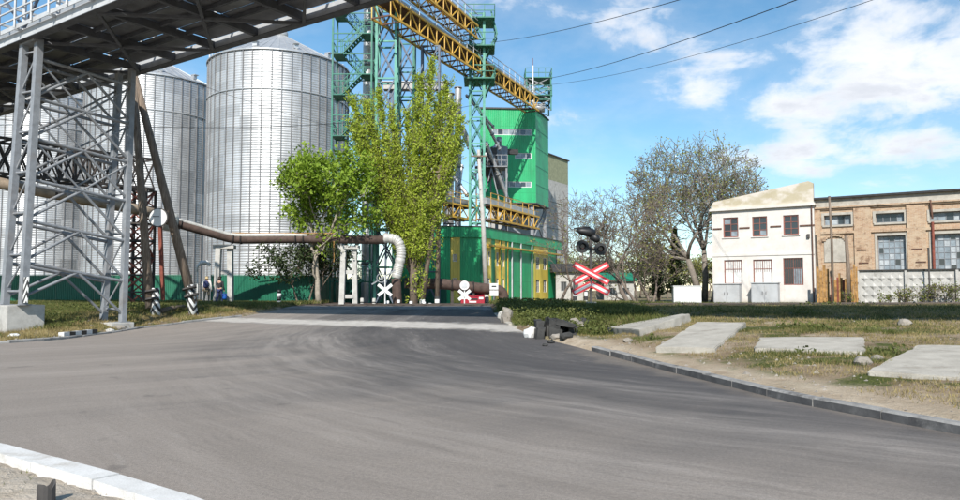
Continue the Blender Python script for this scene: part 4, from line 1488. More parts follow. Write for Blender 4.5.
def make_plant():
    # --- lattice mast beside the stairs
    X1 = P(386, 100, 50).x
    g = thing('lattice_mast', 'green lattice mast with dark braces behind the poplar, next to the stairs', 'mast', (X1, 50.5, .6), 'green lattice masts')
    lattice(g, (X1, 50.6), 1.35, 1.35, .6, 24.5, 9, 1, mast_pale, blue_steel, .17, .11)
    # --- stair tower
    xa, xb = P(342, 80, 52).x, P(362, 80, 52).x
    g = thing('stair_tower', 'green zigzag steel stair tower beside the nearest silo', 'stairs', ((xa + xb) / 2, 52.5, .6))
    rise = 1.52; z = .7; k = 0
    for x, y in ((xa - .7, 52.0), (xb + .7, 52.0), (xa - .7, 53.7), (xb + .7, 53.7)):
        bar('leg', (x, y, .6), (x, y, 24.5), .12, .12, mast_green, g)
    while z < 23.2:
        x0, x1 = (xa, xb) if k % 2 == 0 else (xb, xa)
        y = 52.4 if k % 2 == 0 else 53.2
        m = MB()
        for dy in (-.36, .36):
            m.bar((x0, y + dy, z), (x1, y + dy, z + rise), .05, .22, up=(0, 1, 0))
            m.bar((x0, y + dy, z + 1.0), (x1, y + dy, z + rise + 1.0), .05, .05)
            m.bar((x0, y + dy, z + .55), (x1, y + dy, z + rise + .55), .035, .035)
            for q in range(5):
                f = q / 4
                p = Vector((x0 + (x1 - x0) * f, y + dy, z + rise * f))
                m.bar(p, p + Vector((0, 0, 1.0)), .045, .045)
        for q in range(8):
            f = (q + .5) / 8
            m.box((x0 + (x1 - x0) * f, y, z + rise * f + .03), (.2, .7, .03))
        m.build('stair_flight', mast_green, g)
        sx = 1 if x1 == xb else -1
        m = MB(); m.box((x1 + sx * .38, 52.8, z + rise + .02), (.8, 1.7, .05))
        for dx, dy in ((.76, -.8), (.76, 0), (.76, .8), (.1, -.8), (.1, .8)):
            p = Vector((x1 + sx * dx, 52.8 + dy, z + rise)); m.bar(p, p + Vector((0, 0, 1.05)), .045, .045)
        for hh in (.55, 1.05):
            m.bar((x1 + sx * .76, 52.0, z + rise + hh), (x1 + sx * .76, 53.6, z + rise + hh), .04, .04)
            m.bar((x1, 52.0, z + rise + hh), (x1 + sx * .76, 52.0, z + rise + hh), .04, .04)
        m.build('landing', mast_green, g)
        a = (xa - .7 if sx > 0 else xb + .7)
        z += rise; k += 1
        bar('tie', (xa - .7, 52.0, z), (xb + .7, 52.0, z), .07, .07, mast_green, g)
        bar('tie', (xa - .7, 53.7, z), (xb + .7, 53.7, z), .07, .07, mast_green, g)
    # --- bucket elevator legs
    for (px, Y, d, zt, lab) in ((367, 54.5, .72, 25.0, 'grey round bucket elevator trunk behind the green stairs'), (374, 55.5, .5, 25.0, 'slimmer grey elevator trunk between stairs and lattice mast'),
                                (449, 63, .85, 19.0, 'thick grey elevator trunk right of the poplar'), (458, 64.5, .6, 20.0, 'slim grey elevator trunk left of the tall green mast')):
        x = P(px, 150, Y).x
        g = thing('bucket_elevator', lab, 'elevator', (x, Y, .6), 'bucket elevator trunks')
        nseg = 8
        for q in range(nseg):
            a = .6 + (zt - .6) * q / nseg; b = .6 + (zt - .6) * (q + 1) / nseg
            rod('section', (x, Y, a), (x, Y, b - .02), d, tube_grey, g, 16)
            rod('flange', (x, Y, b - .1), (x, Y, b), d + .14, tube_grey if q % 2 else grey_paint, g, 16)
    # --- tall mast that carries the yellow galleries
    cx, cy = P(477, 150, 60).x, 60.8
    g = thing('gallery_mast', 'tall pale green lattice mast under the crossing yellow galleries', 'mast', (cx, cy, .6), 'green lattice masts')
    lattice(g, (cx, cy), 1.2, 1.3, .6, 25.2, 11, 1, mast_pale, mast_green, .2, .11)
    for zf in (19.4, 22.2, 24.6):
        box('platform', (cx + .2, cy, zf), (2.6, 2.6, .1), mast_green, g)
        railing(g, [(cx - 1.1, cy - 1.3), (cx + 1.5, cy - 1.3), (cx + 1.5, cy + 1.3)], zf + .05, mast_green, 1.05, .65, .06)
    for s_ in (-1, 1):
        bar('bracket', (cx + .6, cy - .65 * s_, 21.2), (cx + 1.7, cy - .65 * s_, 23.4), .12, .12, mast_green, g)
        bar('bracket', (cx + 1.7, cy - .65 * s_, 23.4), (cx + 1.2, cy - .65 * s_, 25.4), .12, .12, mast_green, g)
        bar('bracket', (cx + .6, cy - .65 * s_, 18.0), (cx + 1.6, cy - .65 * s_, 20.4), .12, .12, mast_green, g)
    # --- yellow galleries
    def yellow(a, b, zb, h, w, label, deck=True):
        a = Vector((a[0], a[1], zb)); b = Vector((b[0], b[1], zb))
        d = (b - a).normalized(); nn = Vector((-d.y, d.x, 0)); L = (b - a).length
        g = thing('yellow_gallery', label, 'gallery', a, 'yellow truss galleries')
        n = max(2, int(L / 1.25))
        up = Vector((0, 0, h))
        for sd in (-.5, .5):
            o = nn * (w * sd)
            bar('bottom_chord', a + o, b + o, .11, .16, yellow_m, g)
            bar('top_chord', a + o + up, b + o + up, .11, .16, yellow_m, g)
            for k in range(n):
                p = a.lerp(b, k / n) + o; q = a.lerp(b, (k + 1) / n) + o
                bar('truss_post', p, p + up, .07, .07, yellow_m, g)
                if k % 2: bar('truss_diagonal', p, q + up, .07, .07, yellow_m, g)
                else: bar('truss_diagonal', p + up, q, .07, .07, yellow_m, g)
                bar('rail_post', p + up, p + up + Vector((0, 0, 1.0)), .045, .045, pale_steel if deck else yellow_m, g)
            bar('handrail', a + o + up * 1 + Vector((0, 0, 1.0)), b + o + up + Vector((0, 0, 1.0)), .05, .05, pale_steel if deck else yellow_m, g)
            bar('handrail', a + o + up * 1 + Vector((0, 0, .5)), b + o + up + Vector((0, 0, .5)), .04, .04, pale_steel if deck else yellow_m, g)
        for k in range(n + 1):
            p = a.lerp(b, k / n)
            bar('cross_beam', p - nn * w / 2, p + nn * w / 2, .08, .1, rust, g)
        for k in range(0, n, 2):
            p = a.lerp(b, k / n); q = a.lerp(b, min(1, (k + 2) / n))
            bar('floor_plate', p + up * .97, q + up * .97, w - .2, .04, rust, g)
        bar('belt_casing', a + up + Vector((0, 0, .4)), b + up + Vector((0, 0, .4)), w * .42, .5, tube_grey, g)
    A = P(380, 30, 47.5); M0 = P(468, 72, 60); E = P(531, 105, 73.6)
    dirA = Vector((E.x - M0.x, E.y - M0.y, 0)).normalized()
    st0 = M0 - dirA * 13.5
    yellow((st0.x, st0.y), (E.x + .1, E.y), 20.05, 1.25, 1.5, 'long lower yellow truss gallery reaching the top of the green tower')
    yellow((st0.x + .2, st0.y - 1.5), (M0.x + .2, M0.y - .2), 22.7, 1.1, 1.4, 'upper yellow truss gallery ending at the tall mast')
    a = P(438, 212, 57.5); b = P(470, 222, 62)
    yellow((a.x, a.y), (b.x, b.y), 7.6, 1.05, 1.2, 'short low yellow gallery above the green annex, left of the mast', False)
    a = P(484, 212, 60); b = P(533, 224, 70)
    yellow((a.x, a.y), (b.x, b.y), 7.55, 1.15, 1.3, 'low yellow gallery above the green annex, right of the mast', False)
    # trestle under the long gallery
    p = P(431, 60, 53.5)
    g = thing('braced_trestle', 'dark braced steel trestle under the yellow gallery behind the poplar', 'trestle', (p.x, 53.5, .6))
    lattice(g, (p.x, 53.5), 1.3, 1.0, .6, 19.9, 8, 1, blue_steel, blue_steel, .15, .09)

    # --- green tower
    c0 = Vector((0.0, 74.6)); c1 = Vector((5.82, 75.0)); c2 = Vector((7.66, 79.9))
    zl, zh = 10.75, 20.6
    g = thing('green_tower', 'tall green clad tower with window strips, standing on steel legs', 'tower', ((c0.x + c2.x) / 2, 77, .6))
    fa = Facade(c0, c1 - c0); fb = Facade(c1, c2 - c1)
    La, Lb = (c1 - c0).length, (c2 - c1).length
    strips = [(492, 531.5, 128.5, 135.5), (515, 531.5, 153, 159), (504, 531.5, 181.5, 187.5)]
    holes = []
    for x0, x1, y0, y1 in strips:
        u0, zz1 = fa.uz(x0, y0); u1, zz0 = fa.uz(x1, y1)
        holes.append((u0, u1, zz0, zz1))
    fa.wall('front_wall', 0, La, zl, zh, holes, .2, green_m, g)
    for h in holes:
        n = max(3, int(round((h[1] - h[0]) / .58)))
        fa.window(*h, n, 1, g, o=-.1, fr=.07, fmat=white_paint, pmats=(None, pane_blue))
    fb.wall('side_wall', .01, Lb, zl, zh, [], .2, green_m, g)
    bk = [c0 + (c2 - c1), c0]
    m = MB(); poly = [c0 + (c1 - c0).normalized() * .2 + Vector((0, .25)), c1 + Vector((-.25, .25)), c2 + Vector((-.2, 0)), c0 + (c2 - c1)]
    m.prism([(q.x, q.y) for q in poly], zl + .05, zh - .02); m.build('inner_core', green_dark, g)
    m = MB(); poly = [c0 + Vector((-.12, -.12)), c1 + Vector((.1, -.14)), c2 + Vector((.14, .1)), c0 + (c2 - c1)]
    m.prism([(q.x, q.y) for q in poly], zh + .001, zh + .16); m.build('roof', dark_steel, g)
    m = MB(); m.prism([(q.x, q.y) for q in poly], zl - .12, zl - .001); m.build('floor', dark_steel, g)
    for f in range(1, 5):      # sheet joints
        z = zl + (zh - zl) * f / 5
        fb.box('sheet_joint', 0.02, Lb, z - .02, z + .02, 0, .02, green_dark, g)
    fa.box('corner_trim', La - .1, La + .03, zl, zh, .0, .03, green_m, g)
    for q in (c0 + Vector((.4, .4)), c1 + Vector((-.35, .4)), c2 + Vector((-.5, -.4)), c0 + (c2 - c1)):
        bar('leg', (q.x, q.y, .6), (q.x, q.y, zl - .12), .35, .35, grey_paint, g)
    qa, qb, qc = c0 + Vector((.4, .4)), c1 + Vector((-.35, .4)), c2 + Vector((-.5, -.4))
    for (a, b) in ((qa, qb), (qb, qc)):
        bar('brace', (a.x, a.y, 6.6), (b.x, b.y, zl - .3), .14, .14, grey_paint, g)
        bar('brace', (b.x, b.y + .1, 6.6), (a.x, a.y + .1, zl - .3), .14, .14, grey_paint, g)
    # head frame on the roof
    g2 = thing('tower_headframe', 'green braced head frame with railings on top of the green tower', 'frame', (5.6, 76.5, zh + .16))
    q = P(538, 95, 77)
    lattice(g2, (q.x, 77.2), 2.6, 2.6, zh + .17, 24.3, 3, 1, mast_green, grey_paint, .14, .09)
    for zf in (22.4, 24.3):
        box('platform', (q.x, 77.2, zf), (2.9, 2.9, .08), mast_green, g2)
        railing(g2, [(q.x - 1.4, 78.6), (q.x - 1.4, 75.8), (q.x + 1.4, 75.8), (q.x + 1.4, 78.6)], zf + .04, mast_green, 1.0, .7, .06)
    rod('gear_drum', (q.x - .6, 77, 21.3), (q.x + .7, 77, 21.3), 1.0, tube_grey, g2, 14)
    q = P(533, 70, 75.2)
    g2 = thing('roof_mast', 'thin white pole at the front corner of the green tower roof', 'pole', (q.x, 75.2, zh))
    rod('shaft', (q.x, 75.2, zh + .16), (q.x, 75.2, 25.4), .14, white_paint, g2)
    rod('tip', (q.x, 75.2, 25.4), (q.x, 75.2, 26.2), .05, rust_red, g2)

    # --- concrete tower behind
    g = thing('concrete_tower', 'pale concrete tower with olive top storey behind the green tower', 'tower', (9.5, 92, .6))
    pA, pB = P(536, 150, 88), P(568, 163, 96)
    fc = Facade((pA.x, 88), (pB.x - pA.x, 96 - 88)); Lc = math.hypot(pB.x - pA.x, 8)
    zt = pA.z
    fc.wall('wall', 0, Lc, .6, zt - 3.2, [], .3, conc, g)
    fc.wall('upper_wall', 0, Lc, zt - 3.19, zt, [], .3, material('olive_render', color=(.26, .27, .17), rough=.9, var=.2), g)
    fc.box('roof', -.2, Lc + .2, zt + .002, zt + .15, -7, .15, dark_steel, g)
    fc.box('rear_block', .2, Lc - .05, .6, zt - .01, -7, -.31, conc, g)
    for k in range(5):
        z = zt - 6 - k * 3.4
        fc.box('joint', .05, Lc - .05, z, z + .05, 0, .02, conc_dark, g)
    # --- level conveyor bridge seen through the poplar
    a, b = P(384, 90, 66), P(447, 84, 66)
    g = thing('conveyor_bridge', 'pale level conveyor bridge seen behind the top of the poplar', 'gallery', a)
    zc = P(415, 87, 66).z
    bar('casing', (a.x, 66, zc), (b.x, 66, zc), .9, .62, conc, g)
    bar('roof_plate', (a.x - .2, 66, zc + .36), (b.x + .2, 66, zc + .36), 1.1, .06, pale_steel, g)
    for f in (.12, .9):
        x = a.x + (b.x - a.x) * f
        bar('leg', (x - .5, 66, .6), (x - .1, 66, zc - .32), .18, .18, blue_steel, g)
        bar('leg', (x + .5, 66, .6), (x + .1, 66, zc - .32), .18, .18, blue_steel, g)
        for k in range(7):
            z = 2 + k * 2.3
            bar('brace', (x - .45 + k * .05, 66, z), (x + .42 - k * .05, 66, z + 2.2), .09, .09, blue_steel, g)
    # --- dark service mast between the stairs and the poplar
    xm = P(407, 100, 58).x
    g = thing('service_mast', 'dark braced service mast behind the middle of the poplar', 'mast', (xm, 58, .6), 'green lattice masts')
    lattice(g, (xm, 58), 1.2, 1.2, .6, 22.0, 9, 1, mast_green, blue_steel, .16, .1)

    # --- green annex
    g = thing('green_annex', 'low green clad building with yellow window bays at the foot of the tower', 'building', (0, 62, .6))
    B0, B1, B2, B3 = Vector((-7.0, 57.2)), Vector((.15, 58.0)), Vector((5.3, 69.0)), Vector((8.6, 76.0))
    f1 = Facade(B0, B1 - B0); f2 = Facade(B1, B3 - B1)
    L1 = (B1 - B0).length; L2 = (B3 - B1).length
    zt, zw = 6.7, 5.85
    f1.box('fascia', -.1, L1 + .1, zw, zt, -.2, .14, green_m, g)
    f2.box('fascia', .12, L2, zw, zt, -.2, .14, green_m, g)
    f1.box('fascia_trim', -.1, L1 + .12, zt + .001, zt + .07, -.2, .2, dark_steel, g)
    f2.box('fascia_trim', .12, L2, zt + .001, zt + .07, -.2, .2, dark_steel, g)
    u450, u460 = f1.u(450.5), f1.u(460)
    f1.wall('front_wall', 0, u450, .5, zw, [], .2, green_m, g)
    hol = [(u450 + .18, u460 - .22, 3.9, 4.5), (u450 + .18, u460 - .22, 2.0, 2.6)]
    f1.wall('yellow_bay', u450, u460, .5, zw, hol, .2, yellow_wall, g, o=.03)
    for h in hol: f1.window(*h, 1, 1, g, o=-.08, fr=.05, fmat=white_paint)
    f1.wall('front_wall', u460, L1 - .02, .5, zw, [], .2, green_m, g)
    f1.box('corner_trim', L1 - .12, L1 - .005, .5, zw, .002, .05, green_dark, g)
    # side with bays
    segs = [(483, 486.5, 'g'), (486.5, 491, 'y'), (491, 495, 'g'), (495, 499.5, 'y'), (499.5, 501.5, 'g'), (501.5, 505, 'y'), (505, 534, 'g'), (534, 548, 'y'), (548, 556, 'g')]
    u_prev = .05
    for a, b, kd in segs:
        ua = u_prev; ub = min(f2.u(b), L2); u_prev = ub
        if kd == 'g':
            f2.wall('side_wall', ua, ub, .5, zw, [], .2, green_m, g)
        else:
            nw = max(1, int(round((ub - ua) / 2.2)))
            hl = []
            for q in range(nw):
                for z0 in (1.4, 3.6):
                    wa = ua + (ub - ua) * (q + .25) / nw; wb = ua + (ub - ua) * (q + .75) / nw
                    hl.append((wa, wb, z0, z0 + 1.2))
            f2.wall('yellow_bay', ua, ub, .5, zw, hl, .2, yellow_wall, g, o=.03)
            for h in hl: f2.window(*h, 2, 2, g, o=-.08, fr=.06, fmat=white_paint)
    for px in (511, 520, 531):
        u = f2.u(px)
        rod('downpipe', f2.p(u, .1, .5), f2.p(u, .1, zw), .14, pale_steel, g)
    for px in (499, 507):
        u = f2.u(px); rod('conduit', f2.p(u, .08, .5), f2.p(u, .08, zw), .09, yellow_m, g)
    f2.box('cable_tray', .5, L2 - .5, 5.2, 5.35, .12, .4, yellow_m, g)
    m = MB(); m.prism([(B0.x + .1, B0.y + .3), (B1.x - .3, B1.y + .3), (B3.x - .4, B3.y), (B0.x, B3.y)], zt - .3, zt - .05); m.build('roof', dark_steel, g)
    m = MB(); m.prism([(B0.x + .2, B0.y + .45), (B1.x - .4, B1.y + .45), (B3.x - .5, B3.y - .2), (B0.x + .2, B3.y - .2)], .4, zt - .31); m.build('inner_core', dark_steel, g)

    # --- spouts, ducts and cyclones between mast and tower
    g = thing('dust_cyclone', 'grey dust cyclone with cone hopper in front of the green tower', 'cyclone', (P(498, 155, 70).x, 70, 6.7))
    x = P(499, 155, 70).x
    m = MB(); m.tube([(x, 70, 11.4), (x, 70, 13.2), (x, 70, 15.6), (x, 70, 15.75)], [.2, .85, .85, .3], 18); m.build('body', grey_paint, g)
    rod('outlet', (x, 70, 15.7), (x, 70, 16.6), .5, grey_paint, g, 14)
    bar('inlet_duct', (x, 70, 15.2), (x + 1.8, 71.5, 15.4), .55, .5, dark_steel, g)
    for dx in (-.8, .8):
        bar('leg', (x + dx, 70, 6.6), (x + dx, 70, 13.6), .12, .12, grey_paint, g)
    g = thing('filter_unit', 'dark boxy filter unit on a platform left of the green tower', 'machine', (P(488, 170, 67).x, 67, 6.7))
    x = P(489, 165, 67).x
    box('casing', (x, 67, 14.0), (1.5, 1.4, 1.7), dark_steel, g)
    m = MB(); m.add([(x - .75, 66.3, 13.1), (x + .75, 66.3, 13.1), (x + .75, 67.7, 13.1), (x - .75, 67.7, 13.1), (x, 67, 11.6)], [(0, 1, 4), (1, 2, 4), (2, 3, 4), (3, 0, 4)]); m.build('hopper', dark_steel, g)
    box('platform', (x + .2, 67, 13.0), (3.0, 2.4, .1), grey_paint, g)
    railing(g, [(x - 1.3, 68.2), (x - 1.3, 65.8), (x + 1.7, 65.8)], 13.05, grey_paint, 1.0, .6, .05)
    for dx in (-1.2, 1.6):
        bar('leg', (x + dx, 66, 6.6), (x + dx, 66, 13), .14, .14, grey_paint, g)
        bar('brace', (x + dx, 66, 7), (x + .2, 66, 12.9), .09, .09, grey_paint, g)
    spouts = [((484, 118, 66), (500, 150, 68), .3), ((486, 142, 65), (510, 205, 68), .34), ((495, 150, 67), (508, 200, 69), .26), ((462, 125, 62), (480, 165, 63), .3),
              ((452, 110, 63), (470, 150, 63), .26), ((480, 165, 63), (484, 215, 63), .3), ((462, 165, 63), (455, 215, 62), .3), ((466, 95, 64), (494, 128, 66), .24), ((470, 180, 65), (500, 140, 68), .3), ((452, 175, 63), (468, 196, 62), .34)]
    for i, (a, b, d) in enumerate(spouts):
        lab = ['short grey spout at the upper left corner of the green tower', 'long slanting grey spout crossing in front of the green tower', 'thin slanting spout beside the cyclone',
               'grey spout slanting behind the tall mast', 'thin grey spout from the right elevator trunks', 'upright grey duct dropping behind the tall mast', 'grey duct leaning left above the low yellow gallery', 'thin spout dropping from mast towards the highest window strip', 'rising grey duct left of the dust cyclone', 'short fat duct between the elevator trunks and the mast'][i]
        pa, pb = P(*a), P(*b)
        g = thing('grain_spout', lab, 'spout', pb, 'grain spouts')
        rod('pipe', pa, pb, d, tube_grey, g, 12)
        dd = (pb - pa).normalized()
        for f in (.05, .5, .95):
            c = pa.lerp(pb, f); rod('flange', c - dd * .04, c + dd * .04, d + .12, grey_paint, g, 12)
make_plant()

# ================================================================== PIPES ON TRESTLES
def smooth_path(pts, k=4):
    pts = [Vector(p) for p in pts]
    out = [pts[0]]
    for i in range(1, len(pts) - 1):
        a, b, c = pts[i - 1], pts[i], pts[i + 1]
        r = min((b - a).length, (c - b).length, 1.0) * .5
        p0 = b + (a - b).normalized() * r; p1 = b + (c - b).normalized() * r
        for j in range(k + 1):
            t = j / k
            out.append(p0.lerp(b, t).lerp(b.lerp(p1, t), t))
    out.append(pts[-1])
    return out


def make_pipes():
    rust = bridge_m
    # dark lattice pipe bridge on the left
    A = P(-70, 168, 33); B = P(146, 190, 43)
    g = thing('pipe_bridge', 'dark rusty lattice pipe bridge behind the gallery tower', 'pipe bridge', (A + B) / 2)
    d = (B - A).normalized(); nn = Vector((-d.y, d.x, 0)).normalized(); n = 14; h = 1.75
    up = Vector((0, 0, h))
    for sd in (-.75, .75):
        o = nn * sd
        bar('bottom_chord', A + o, B + o, .13, .13, rust, g)
        bar('top_chord', A + o + up, B + o + up, .13, .13, rust, g)
        for k in range(n):
            p, q = A.lerp(B, k / n) + o, A.lerp(B, (k + 1) / n) + o
            bar('truss_post', p, p + up, .08, .08, rust, g)
            bar('truss_diagonal', (p if k % 2 else p + up), (q + up if k % 2 else q), .08, .08, rust, g)
            bar('truss_diagonal', (q if k % 2 else q + up), (p + up if k % 2 else p), .06, .06, rust, g)
    for k in range(n + 1):
        p = A.lerp(B, k / n)
        bar('cross_beam', p - nn * .75, p + nn * .75, .08, .08, rust, g)
        bar('cross_beam', p - nn * .75 + up, p + nn * .75 + up, .08, .08, bridge_m, g)
    # lattice column
    c = P(139, 250, 42.6)
    g2 = thing('lattice_column', 'dark red lattice column under the end of the pipe bridge', 'column', (c.x, 42.6, .6))
    lattice(g2, (c.x, 42.6), 1.25, 1.2, .5, A.lerp(B, .97).z - .05, 7, 1, rust, rust_red, .13, .09)

    # long lagged pipe
    z0 = P(285, 240, 46).z
    pts = [P(-70, 170, 33), P(60, 195, 37), P(150, 212, 41), P(172, 222, 43.5), P(233, 239.5, 45.5), P(300, 239, 46), P(384, 240, 46)]
    g = thing('heating_pipe', 'long tan lagged heating pipe running on supports in front of the silos', 'pipe', (pts[4].x, 45.5, z0))
    path = smooth_path(pts)
    m = MB(); m.tube(path[:13], .29, 14); m.build('pipe', pipe_tan, g)
    m = MB(); m.tube(path[12:], .27, 14); m.build('pipe', pipe_brown, g)
    lab = MB(); lab.tube([p + Vector((0, -.12, .24)) for p in path[14:-1]], .13, 8); o = lab.build('pale_strip', wrap_white, g)  # paler strip along the top of the pipe
    for f in range(1, 12):
        i = int(len(path) * f / 12); p = path[i]; q = path[min(i + 1, len(path) - 1)]
        dd = (q - p).normalized()
        rod('band', p - dd * .05, p + dd * .05, .62, rust, g, 14)
    # white valve at the bend
    v = pts[3]
    m = MB(); m.tube([v + Vector((-.15, -.1, -.55)), v + Vector((-.1, -.1, 0)), v + Vector((0, -.1, .55))], [.42, .55, .4], 14); m.build('valve_cover', wrap_white, g)
    rod('small_pipe', P(232, 233, 45.7), P(330, 233.5, 45.8), .07, board_rust, g)
    rod('small_pipe', P(330, 233.5, 45.8), P(334, 233.5, 45.8), .07, board_rust, g)
    rod('small_pipe', P(334, 233, 45.8), P(334, 262, 45.8), .07, board_rust, g)
    # foil elbow
    e = smooth_path([P(383, 238, 46), P(398, 239, 46.2), P(402, 252, 46.2), P(398, 270, 46.2), P(396, 278, 46.2)], 5)
    g3 = thing('foil_pipe_elbow', 'white foil wrapped pipe bending down beside the poplar', 'pipe', (e[-1].x, 46.2, .6))
    m = MB()
    dense = []
    for a, b in zip(e, e[1:]):
        for k in range(3): dense.append(a.lerp(b, k / 3))
    dense.append(e[-1])
    m.tube(dense, [.31 + .03 * math.sin(i * 2.1) for i in range(len(dense))], 16); m.build('elbow', wrap_white, g3)
    rod('lower_pipe', e[-1], (e[-1].x + .1, 46.4, .5), .6, pipe_brown, g3, 14)
    # portal supports
    for i, (xa, xb, yt, Y, lab) in enumerate(((217, 230, 246, 45.6, 'concrete portal support with struts beside the two walkers'), (342, 355, 244, 46.0, 'pale concrete portal support beside the lime tree trunk'))):
        g4 = thing('pipe_support', lab, 'support', (P(xa, 250, Y).x, Y, .6), 'concrete pipe supports')
        zt = z0 - .36
        a, b = P(xa, 260, Y).x, P(xb, 260, Y).x
        bar('column', (a, Y, .3), (a + .1, Y, zt - .2), .32, .34, conc, g4, up=(0, 1, 0))
        bar('column', (b, Y + .3, .3), (b - .1, Y + .3, zt - .2), .32, .34, conc, g4, up=(0, 1, 0))
        bar('beam', (a - .25, Y + .15, zt - .1), (b + .25, Y + .15, zt - .1), .5, .22, conc, g4)
        bar('strut', (a + .1, Y + .15, zt * .62), (b - .1, Y + .15, zt * .62), .2, .24, conc, g4)
        if i == 1: bar('strut', (a + .1, Y + .15, 1.2), (b - .1, Y + .15, 1.2), .2, .24, conc, g4)
    # dark pipe by the annex
    pa = [P(405, 283, 49), P(443, 284, 49.5), P(484, 288.5, 50.5), P(503, 290, 51), (P(504, 290, 51).x, 51, .5)]
    g5 = thing('brown_pipe', 'thick dark brown pipe on legs in front of the green annex', 'pipe', (pa[2].x, 50.5, .6))
    m = MB(); m.tube(smooth_path(pa), .36, 16); m.build('pipe', pipe_brown, g5)
    for f in (.15, .5, .85):
        p = pa[1].lerp(pa[3], f)
        bar('leg', (p.x, p.y, .4), (p.x, p.y, p.z - .3), .18, .18, rust, g5)
        rod('band', p - Vector((.06, 0, 0)), p + Vector((.06, 0, 0)), .80, rust, g5, 16)
make_pipes()


# ================================================================== POLES
def make_poles():
    # A-frame: two timbers on striped concrete stubs
    b1 = G(155.5, 315); b2 = G(194.5, 305.5)
    b1 = Vector((b1.x, b1.y, gz(b1.x, b1.y)))
    Y2 = b1.y + 1.3
    b2 = Vector((P(194.5, 300, Y2).x, Y2, gz(P(194.5, 300, Y2).x, Y2)))
    top = P(133, 70, b1.y + .8)
    g = thing('timber_a_frame', 'wooden A-frame pole on black and white striped concrete stubs', 'pole', b1)
    def leg(b, off, stub_top, w0):
        stub_end = b + (Vector((P(stub_top[0], stub_top[1], b.y).x, b.y, P(stub_top[0], stub_top[1], b.y).z)) - b)
        m = MB(); m.tube([b + Vector((0, 0, -.3)), stub_end], [.24, .2], 4); m.build('striped_stub', stripes, g)
        d2 = (top - stub_end).normalized()
        m = MB(); m.tube([stub_end - d2 * .9 + off, stub_end.lerp(top, .4) + off * .6, top], [w0, w0 * .9, w0 * .72], 10); m.build('timber', wood, g)
        for f in (-.5, -.15):
            p = stub_end + d2 * f + off * .5
            rod('wire_binding', p - d2 * .06, p + d2 * .06, w0 * 3.1, dark_steel, g, 10)
    leg(b1, Vector((-.33, .05, 0)), (155, 288), .19)
    leg(b2, Vector((-.05, .05, 0)), (189, 285), .21)
    bar('cross_timber', P(148, 214, b1.y + .2), P(166, 213, b1.y + .6), .12, .16, wood, g)
    m = MB(); m.tube([P(133, 72, b1.y + .8), P(131, 30, b1.y + 1.0)], [.16, .13], 10); m.build('timber', wood, g)
    bar('cross_arm', P(124, 60, b1.y + .7), P(141, 56, b1.y + .7), .1, .12, wood, g)
    # second timber leg crossing, red-brown strut
    bar('strut', P(163, 300, b1.y + 1.0), P(160, 222, b1.y + .8), .16, .14, rust_red, g)
    # round white traffic mirror / dial seen from its front
    c = P(158.5, 217.5, b1.y - .5)
    g2 = thing('round_sign', 'round white sign plate with dark rim on the wooden A-frame', 'sign', c)
    m = MB(); m.tube([c + Vector((0, .03, 0)), c + Vector((0, -.03, 0))], .42, 32); m.build('rim', dark_steel, g2)
    m = MB(); m.tube([c + Vector((0, -.031, 0)), c + Vector((0, -.045, 0))], .375, 32); m.build('face', white_paint, g2)
    for z_ in (.04,):
        bar('hand', c + Vector((-.22, -.05, z_)), c + Vector((.06, -.05, z_)), .03, .012, dark_steel, g2, up=(0, 1, 0))
    bar('bracket', c + Vector((-.45, .55, -.02)), c + Vector((.05, .06, -.02)), .05, .05, dark_steel, g2)
    # leaning grey poles near the crossing
    specs = [((421, 305), (440.5, 165), 47.5, .17, 'leaning wooden pole with whitewashed foot right of the poplar', True),
             ((437, 305), (439, 140), 48.5, .16, 'upright wooden lamp pole with whitewashed foot beside the leaning pole', True),
             ((487, 306), (478.5, 150), 52, .19, 'grey pole leaning left in front of the green annex', False)]
    for (bx, by), (tx, ty), Y, r, lab, wf in specs:
        b = P(bx, by, Y); b.z = gz(b.x, b.y) - .2; t = P(tx, ty, Y)
        g = thing('utility_pole', lab, 'pole', b, 'utility poles near the crossing')
        d = t - b
        foot = b + d * .085
        m = MB(); m.tube([b, foot], [r * 1.03, r * 1.0], 10); m.build('foot', stripes_post if wf else conc, g)
        m = MB(); m.tube([foot, b + d * .5 + Vector((.05, 0, 0)), t], [r, r * .9, r * .65], 10); m.build('shaft', wood if wf else conc, g)
        a = t - d.normalized() * .5
        bar('cross_arm', a + Vector((-.55, -.2, 0)), a + Vector((.55, -.2, 0)), .09, .1, wood, g)
        for q in (-.5, 0.5):
            rod('insulator', a + Vector((q, -.2, .05)), a + Vector((q, -.2, .25)), .1, white_paint, g)
        if ty == 140:
            p = P(440, 186, Y - .1); 
            bar('lamp_arm', P(437.8, 188, Y), P(444, 184, Y - .5), .05, .05, grey_paint, g)
            m = MB(); q = P(444, 184, Y - .5)
            m.tube([q + Vector((-.25, 0, 0)), q + Vector((0, 0, .02)), q + Vector((.3, -.1, .03))], [.08, .16, .05], 10); m.build('lamp_head', white_paint, g)
make_poles()


# ================================================================== WIRES
def wire(pa, pb, sag, lab, d=.028):
    pa, pb = Vector(pa), Vector(pb)
    m = MB(); n = 28
    m.tube([pa.lerp(pb, k / n) - Vector((0, 0, sag * 4 * (k / n) * (1 - k / n))) for k in range(n + 1)], d / 2, 5)
    o = m.build('overhead_wire', wire_m)
    tag(o, lab, 'wire', 'overhead wires')


